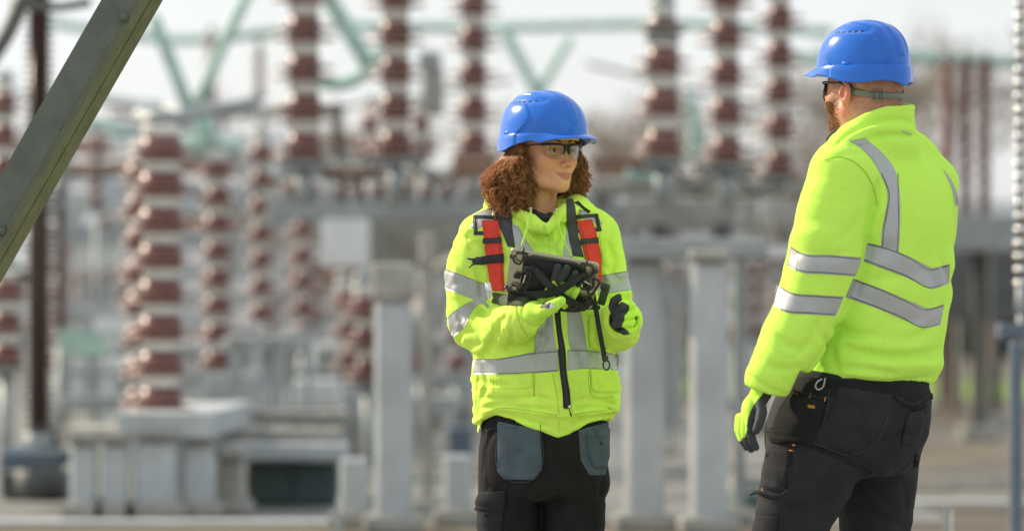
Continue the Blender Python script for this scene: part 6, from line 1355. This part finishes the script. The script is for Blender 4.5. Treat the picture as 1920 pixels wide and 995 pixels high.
fo([(1530, 610), (1560, 660), (1570, 700)], .012, .005); fo([(1660, 590), (1700, 600), (1740, 590)], .02, .003)
# gathers above the elastic hem and cuff
for k in range(24):
    x = 1515 + k * 10 + rnd.uniform(-3, 3); y = 716 + (x - 1515) * .0 + 4 * math.sin((x - 1500) / 80); J.fold([(x, y - 14), (x + 1, y - 4), (x, y + 4)], .0042, .0040 + rnd.uniform(-.001, .001))
for k in range(11):
    t = k / 10; x = 1406 + 66 * t; y = 706 + 34 * t; J.fold([(x + 3, y - 5), (x, y + 4), (x - 3, y + 12)], .0040, .0035)
fo([(1400, 700), (1425, 718), (1450, 732), (1476, 740)], .005, .005); fo([(1510, 700), (1580, 706), (1660, 714), (1745, 706)], .005, .004)
def hemm(X, Y, Z):
    D = Y + f32(D0); px = 960 + FPX * X / D; py = HZ - (Z - CH) * FPX / D
    zb = np.interp(px.ravel(), [1380, 1400, 1440, 1478, 1484, 1500, 1540, 1570, 1600, 1700, 1745, 1790], [712, 722, 740, 748, 730, 694, 708, 712, 708, 721, 718, 712]).reshape(px.shape); return (py - zb) / SM
J.op(hemm, J.lo, (J.lo + J.h * J.n) * (1, 1, 0) + (0, 0, mz(670)), .006, 'i')
J.noise(.0042, 9., 7.7); J.ridged(.009, 10., 6.4, st=(1, 1, 1.4)); J.noise(.0018, 26., 2.1, band=.02, st=(.7, .7, 1))
V, Q = J.mesh(); fl = obj('fleece', V, Q, M['fleece'], mn); print('fleece verts', len(V))
# bands
strip(J, [(1476, 499, 1483, 462), (1494, 508, 1499, 472), (1550, 514, 1560, 478), (1604, 518, 1617, 483)], 'sleeve_band', M['tape'], fl, nc=12)
strip(J, [(1447, 570, 1458, 533), (1466, 582, 1477, 545), (1520, 589, 1535, 553), (1567, 592, 1582, 556)], 'sleeve_band', M['tape'], fl, nc=12)
strip(J, [(1619, 490, 1626, 455), (1660, 505, 1668, 465), (1700, 520, 1705, 481), (1746, 542, 1747, 503), (1764, 537, 1765, 499), (1779, 531, 1781, 495)], 'back_band', M['tape'], fl, nc=12, straight=True)
strip(J, [(1585, 557, 1600, 522), (1640, 576, 1652, 541), (1690, 597, 1695, 560), (1732, 616, 1738, 578), (1750, 612, 1753, 576), (1763, 609, 1770, 570)], 'back_band', M['tape'], fl, nc=12, straight=True)
strip(J, [(1592, 264, 1622, 259), (1620, 283, 1655, 288), (1650, 325, 1680, 325), (1664, 362, 1687, 365), (1660, 400, 1688, 405), (1654, 430, 1687, 435), (1652, 464, 1685, 472)], 'shoulder_band', M['tape'], fl, nc=12)
strip(J, [(1768, 318, 1773, 322), (1776, 334, 1784, 338), (1786, 358, 1794, 362), (1790, 385, 1797, 386)], 'shoulder_band', M['tape'], fl)
for pts in ([(1545, 300), (1575, 294), (1610, 310), (1637, 350), (1645, 385)], [(1614, 262), (1602, 270)], [(1607, 262), (1597, 268)], [(1497, 473), (1493, 508)], [(1474, 547), (1465, 582)]): seam(J, pts, fl, M['seam'], r=.0009, off=.0018)
parts = []
for k in range(9): parts.append(tube(PM([(1692 + k * 1.9, 247 + .6 * k, 0), (1694 + k * 1.9, 249 + .6 * k, 0)]), .001, 5))
c_ = crom(np.array([(1692, 246), (1700, 249), (1709, 252)], float), 20); P, ok = J.cast(c_[:, 0], c_[:, 1]); V_, F_ = tube(P[ok] + (0, -.003, 0), .0015, 6); obj('hanging_loop', V_, F_, M['rope'], fl)
V_, F_ = tube(PM([(1541, 710, -.19), (1532, 716, -.195), (1529, 724, -.195), (1533, 730, -.195), (1541, 727, -.195), (1546, 716, -.19), (1547, 708, -.185)]), .0021, 8, n=40); obj('drawcord_loop', V_, F_, M['rope'], fl)
V_, F_ = tube(PM([(1556, 262, .045), (1553, 270, .04), (1552, 276, .035)]), [.003, .004, .003], 8); obj('zip_pull', V_, F_, M['steel'], fl)
V_, F_ = tube(PM([(1600, 226, -.03), (1575, 242, -.02), (1556, 260, .01), (1552, 270, .03)]), [.006, .008, .009, .007], 8, n=16); obj('collar_lining', V_, F_, M['web'], fl)
# ---- trousers
T_ = Field(WMn(1385, 1440, -.34), WMn(1760, 690, .30), .0062)
T_.sections([(mz(p), mx_(c), YM, a, b) for p, c, a, b in ((694, 1606, .186, .160), (730, 1600, .196, .186), (775, 1592, .200, .204), (820, 1585, .196, .204), (860, 1580, .180, .180), (890, 1590, .14, .13))], rot=rot, p=2.2)
T_.chain(PM([(1545, 790, -.09), (1520, 880, -.10), (1484, 985, -.11), (1462, 1080, -.11), (1452, 1190, -.07), (1440, 1385, -.03)]), [.128, .122, .096, .084, .078, .072], .03, n=18)
T_.chain(PM([(1640, 800, .10), (1640, 880, .11), (1642, 985, .12), (1640, 1080, .12), (1640, 1190, .14), (1650, 1385, .18)]), [.120, .112, .094, .082, .078, .072], .03, n=18)
T_.op(lambda X, Y, Z: X * 0 + Y * 0 + f32(mz(1408)) - Z, T_.lo, (5, 5, mz(1340)), .006, 'i')
ft = lambda p_, w, d: T_.fold(p_, w, d * 1.5)
ft([(1510, 830), (1560, 845), (1610, 865), (1628, 880)], .012, .008); ft([(1640, 860), (1660, 830), (1700, 810)], .012, .007); ft([(1650, 880), (1690, 870), (1715, 860)], .010, .006)
ft([(1480, 900), (1530, 905), (1580, 920)], .014, .004); ft([(1460, 940), (1500, 960), (1540, 950)], .014, .005); ft([(1620, 900), (1650, 930), (1680, 960)], .012, .006)
ft([(1640, 960), (1670, 975), (1700, 990)], .010, .006); ft([(1690, 900), (1700, 940), (1695, 980)], .012, .005); ft([(1560, 740), (1600, 760), (1650, 760)], .016, .004); ft([(1700, 740), (1680, 780), (1650, 830)], .014, .005)
ft([(1600, 880), (1560, 940), (1540, 990)], .012, -.003); ft([(1440, 915), (1460, 925), (1475, 905)], .008, .006); ft([(1700, 870), (1690, 880), (1670, 885)], .008, .008)
T_.noise(.0045, 8., 1.3); T_.ridged(.013, 10., 2.4, st=(1, 1, 1.5)); T_.ridged(.007, 22., 1.4, band=.02)
V, Q = T_.mesh(); trm = obj('trousers', V, Q, M['trouser2'], mn)
strip(T_, [(1478, 735, 1486, 704), (1495, 735, 1502, 706), (1560, 742, 1565, 712), (1650, 748, 1652, 716), (1742, 742, 1742, 714)], 'waistband', M['trouser'], trm, th=.003)
hp = strip(T_, [(1484, 736, 1548, 752), (1464, 762, 1545, 775), (1450, 800, 1535, 805), (1437, 806, 1524, 818), (1446, 829, 1508, 831)], 'holster_pocket', M['trouser'], trm, th=.012, straight=True, bridge=10)
strip(T_, [(1488, 733, 1550, 750), (1487, 737, 1549, 754)], 'pocket_edge', M['trouser2'], hp, th=.014)
strip(T_, [(1572, 724, 1675, 738), (1560, 770, 1664, 780), (1528, 822, 1640, 830), (1520, 832, 1603, 853)], 'seat_pocket', M['trouser2'], trm, th=.004, straight=True)
strip(T_, [(1512, 832, 1508, 836), (1560, 846, 1556, 854), (1622, 876, 1612, 884), (1636, 884, 1622, 893)][0:4], 'seat_seam', M['trouser'], trm, th=.002)
yk = strip(T_, [(1676, 735, 1680, 755), (1712, 750, 1712, 770), (1742, 735, 1740, 752)], 'yoke', M['trouser'], trm, th=.003, straight=True)
strip(T_, [(1700, 775, 1740, 760), (1690, 820, 1726, 800), (1690, 835, 1712, 825)], 'back_pocket', M['trouser2'], trm, th=.008, straight=True); strip(T_, [(1738, 732, 1748, 738), (1738, 745, 1750, 748)], 'belt_loop', M['trouser'], trm, th=.006)
lp_ = strip(T_, [(1441, 838, 1484, 842), (1436, 870, 1481, 872), (1430, 905, 1474, 910), (1430, 915, 1474, 921)], 'leg_pocket', M['trouser2'], trm, th=.007, straight=True); strip(T_, [(1438, 846, 1449, 846), (1437, 859, 1448, 859)], 'pocket_tab', M['trouser'], lp_, th=.010)
V_, F_ = tube(PM([(1407, 927, -.20), (1418, 922, -.22), (1432, 927, -.235), (1450, 932, -.24), (1468, 928, -.235), (1476, 918, -.23)]), [.0025, .004, .005, .005, .004, .003], 8, n=24, sq=1.3); obj('pocket_lip', V_, F_, M['trouser2'], lp_)
strip(T_, [(1422, 964, 1462, 964), (1415, 985, 1458, 990), (1408, 1020, 1454, 1025)], 'knee_pocket', M['trouser2'], trm, th=.006, straight=True)
strip(T_, [(1716, 850, 1721, 850), (1715, 862, 1721, 862), (1714, 875, 1720, 874)], 'side_tab', M['trouser'], trm, th=.006)
for a, b in (((1495, 731), (1493, 739)), ((1519, 737), (1517, 745)), ((1547, 744), (1545, 752)), ((1483, 758), (1492, 758)), ((1484, 761), (1492, 761)), ((1514, 759), (1527, 761)), ((1514, 762), (1527, 764)), ((1485, 833), (1490, 834)), ((1479, 843), (1485, 844)), ((1470, 921), (1476, 920)), ((1428, 915), (1429, 919))):
    m_ = ((a[0] + b[0]) / 2, (a[1] + b[1]) / 2); seam(T_, [a, m_, b], hp, M['orange'], r=.0013, off=.0135, name='bar_tack')
for pts in ([(1556, 730), (1540, 800), (1512, 829)], [(1664, 782), (1640, 830), (1604, 851), (1528, 832)], [(1598, 728), (1612, 732), (1610, 742), (1596, 738)], [(1480, 875), (1478, 905)], [(1506, 742), (1490, 790), (1482, 826)], [(1526, 748), (1514, 790), (1500, 828)], [(1678, 742), (1712, 757), (1742, 742)]): seam(T_, pts, trm, M['thread'], r=.0009, off=.0045)
boot(mn, WMn(1435, 1433, -.03), (-.8, .3)); boot(mn, WMn(1645, 1433, .18), (-.75, .6))
# ---- left glove hanging, back of the hand to the left, dark palm to the right
def bh3(Fd):
    Fd.chain(PM([(1436, 716, -.212), (1424, 742, -.214), (1412, 762, -.214)]), [.030, .026, .024], .008, n=6)
    Fd.ell(WMn(1406, 776, -.215), (.022, .040, .042), .012)
    for x0, d, L_, r in ((1412, -.245, 1.0, .0110), (1403, -.225, 1.06, .0112), (1395, -.205, 1.0, .0108), (1390, -.186, .86, .0098)):
        Fd.chain(PM([(x0 - 4, 782, d), (x0 - 6, 782 + 26 * L_, d - .002), (x0 - 1, 782 + 44 * L_, d - .004), (x0 + 5, 782 + 56 * L_, d - .004)]), [r * 1.1, r * 1.05, r, r * .85], .004)
    Fd.chain(PM([(1424, 752, -.236), (1428, 772, -.255), (1424, 790, -.266), (1418, 806, -.270)]), [.0145, .0140, .0125, .0105], .008)
def palm3(V):
    D = V[:, 1] + D0; px = 960 + FPX * V[:, 0] / D; py = HZ - (V[:, 2] - CH) * FPX / D
    ex = np.interp(py, [700, 738, 755, 770, 785, 800, 815, 824, 830, 860], [1445, 1430, 1415, 1407, 1402, 1399, 1397, 1392, 1375, 1370]) 
    ex = ex + np.where(py > 800, 3.0 * np.abs(((px - 1383) / 9.5) % 1 - .5) * np.clip((py - 800) / 6, 0, 3.5) * -1 + 2.5, 0)
    return np.clip((px - ex) / 1.2 + .5, 0, 1)
g3, _ = glove(mn, 'glove', WMn(1365, 860, -.32), WMn(1470, 695, -.12), bh3, palm3)
def bh4(Fd):
    Fd.chain(PM([(1600, 640, .16), (1590, 640, .14)]), [.03, .03], .01); Fd.ell(WMn(1585, 640, .12), (.025, .03, .04), .01)
    for k in range(4): Fd.chain(PM([(1583, 628 + 9 * k, .10), (1578, 628 + 9 * k, .07), (1586, 630 + 9 * k, .055)]), [.0105, .010, .009], .004)
    Fd.chain(PM([(1590, 622, .12), (1592, 614, .09), (1594, 618, .07)]), [.013, .012, .010], .006)
for pts in ([(1484, 465), (1499, 475), (1560, 481), (1612, 486)], [(1478, 497), (1494, 505), (1550, 511), (1602, 515)], [(1459, 536), (1477, 548), (1535, 556), (1579, 559)], [(1449, 567), (1466, 579), (1520, 586), (1565, 589)],
            [(1628, 458), (1668, 468), (1705, 484), (1747, 506), (1779, 498)], [(1621, 487), (1660, 502), (1700, 517), (1746, 539), (1777, 529)], [(1601, 525), (1652, 544), (1695, 563), (1738, 581), (1768, 573)], [(1587, 554), (1640, 573), (1690, 594), (1732, 613), (1762, 606)],
            [(1684, 325), (1684, 365), (1685, 405), (1684, 435), (1682, 470)], [(1653, 325), (1667, 362), (1663, 400), (1657, 430), (1655, 462)]): seam(J, pts, fl, M['thread'], r=.0009, off=.0018)
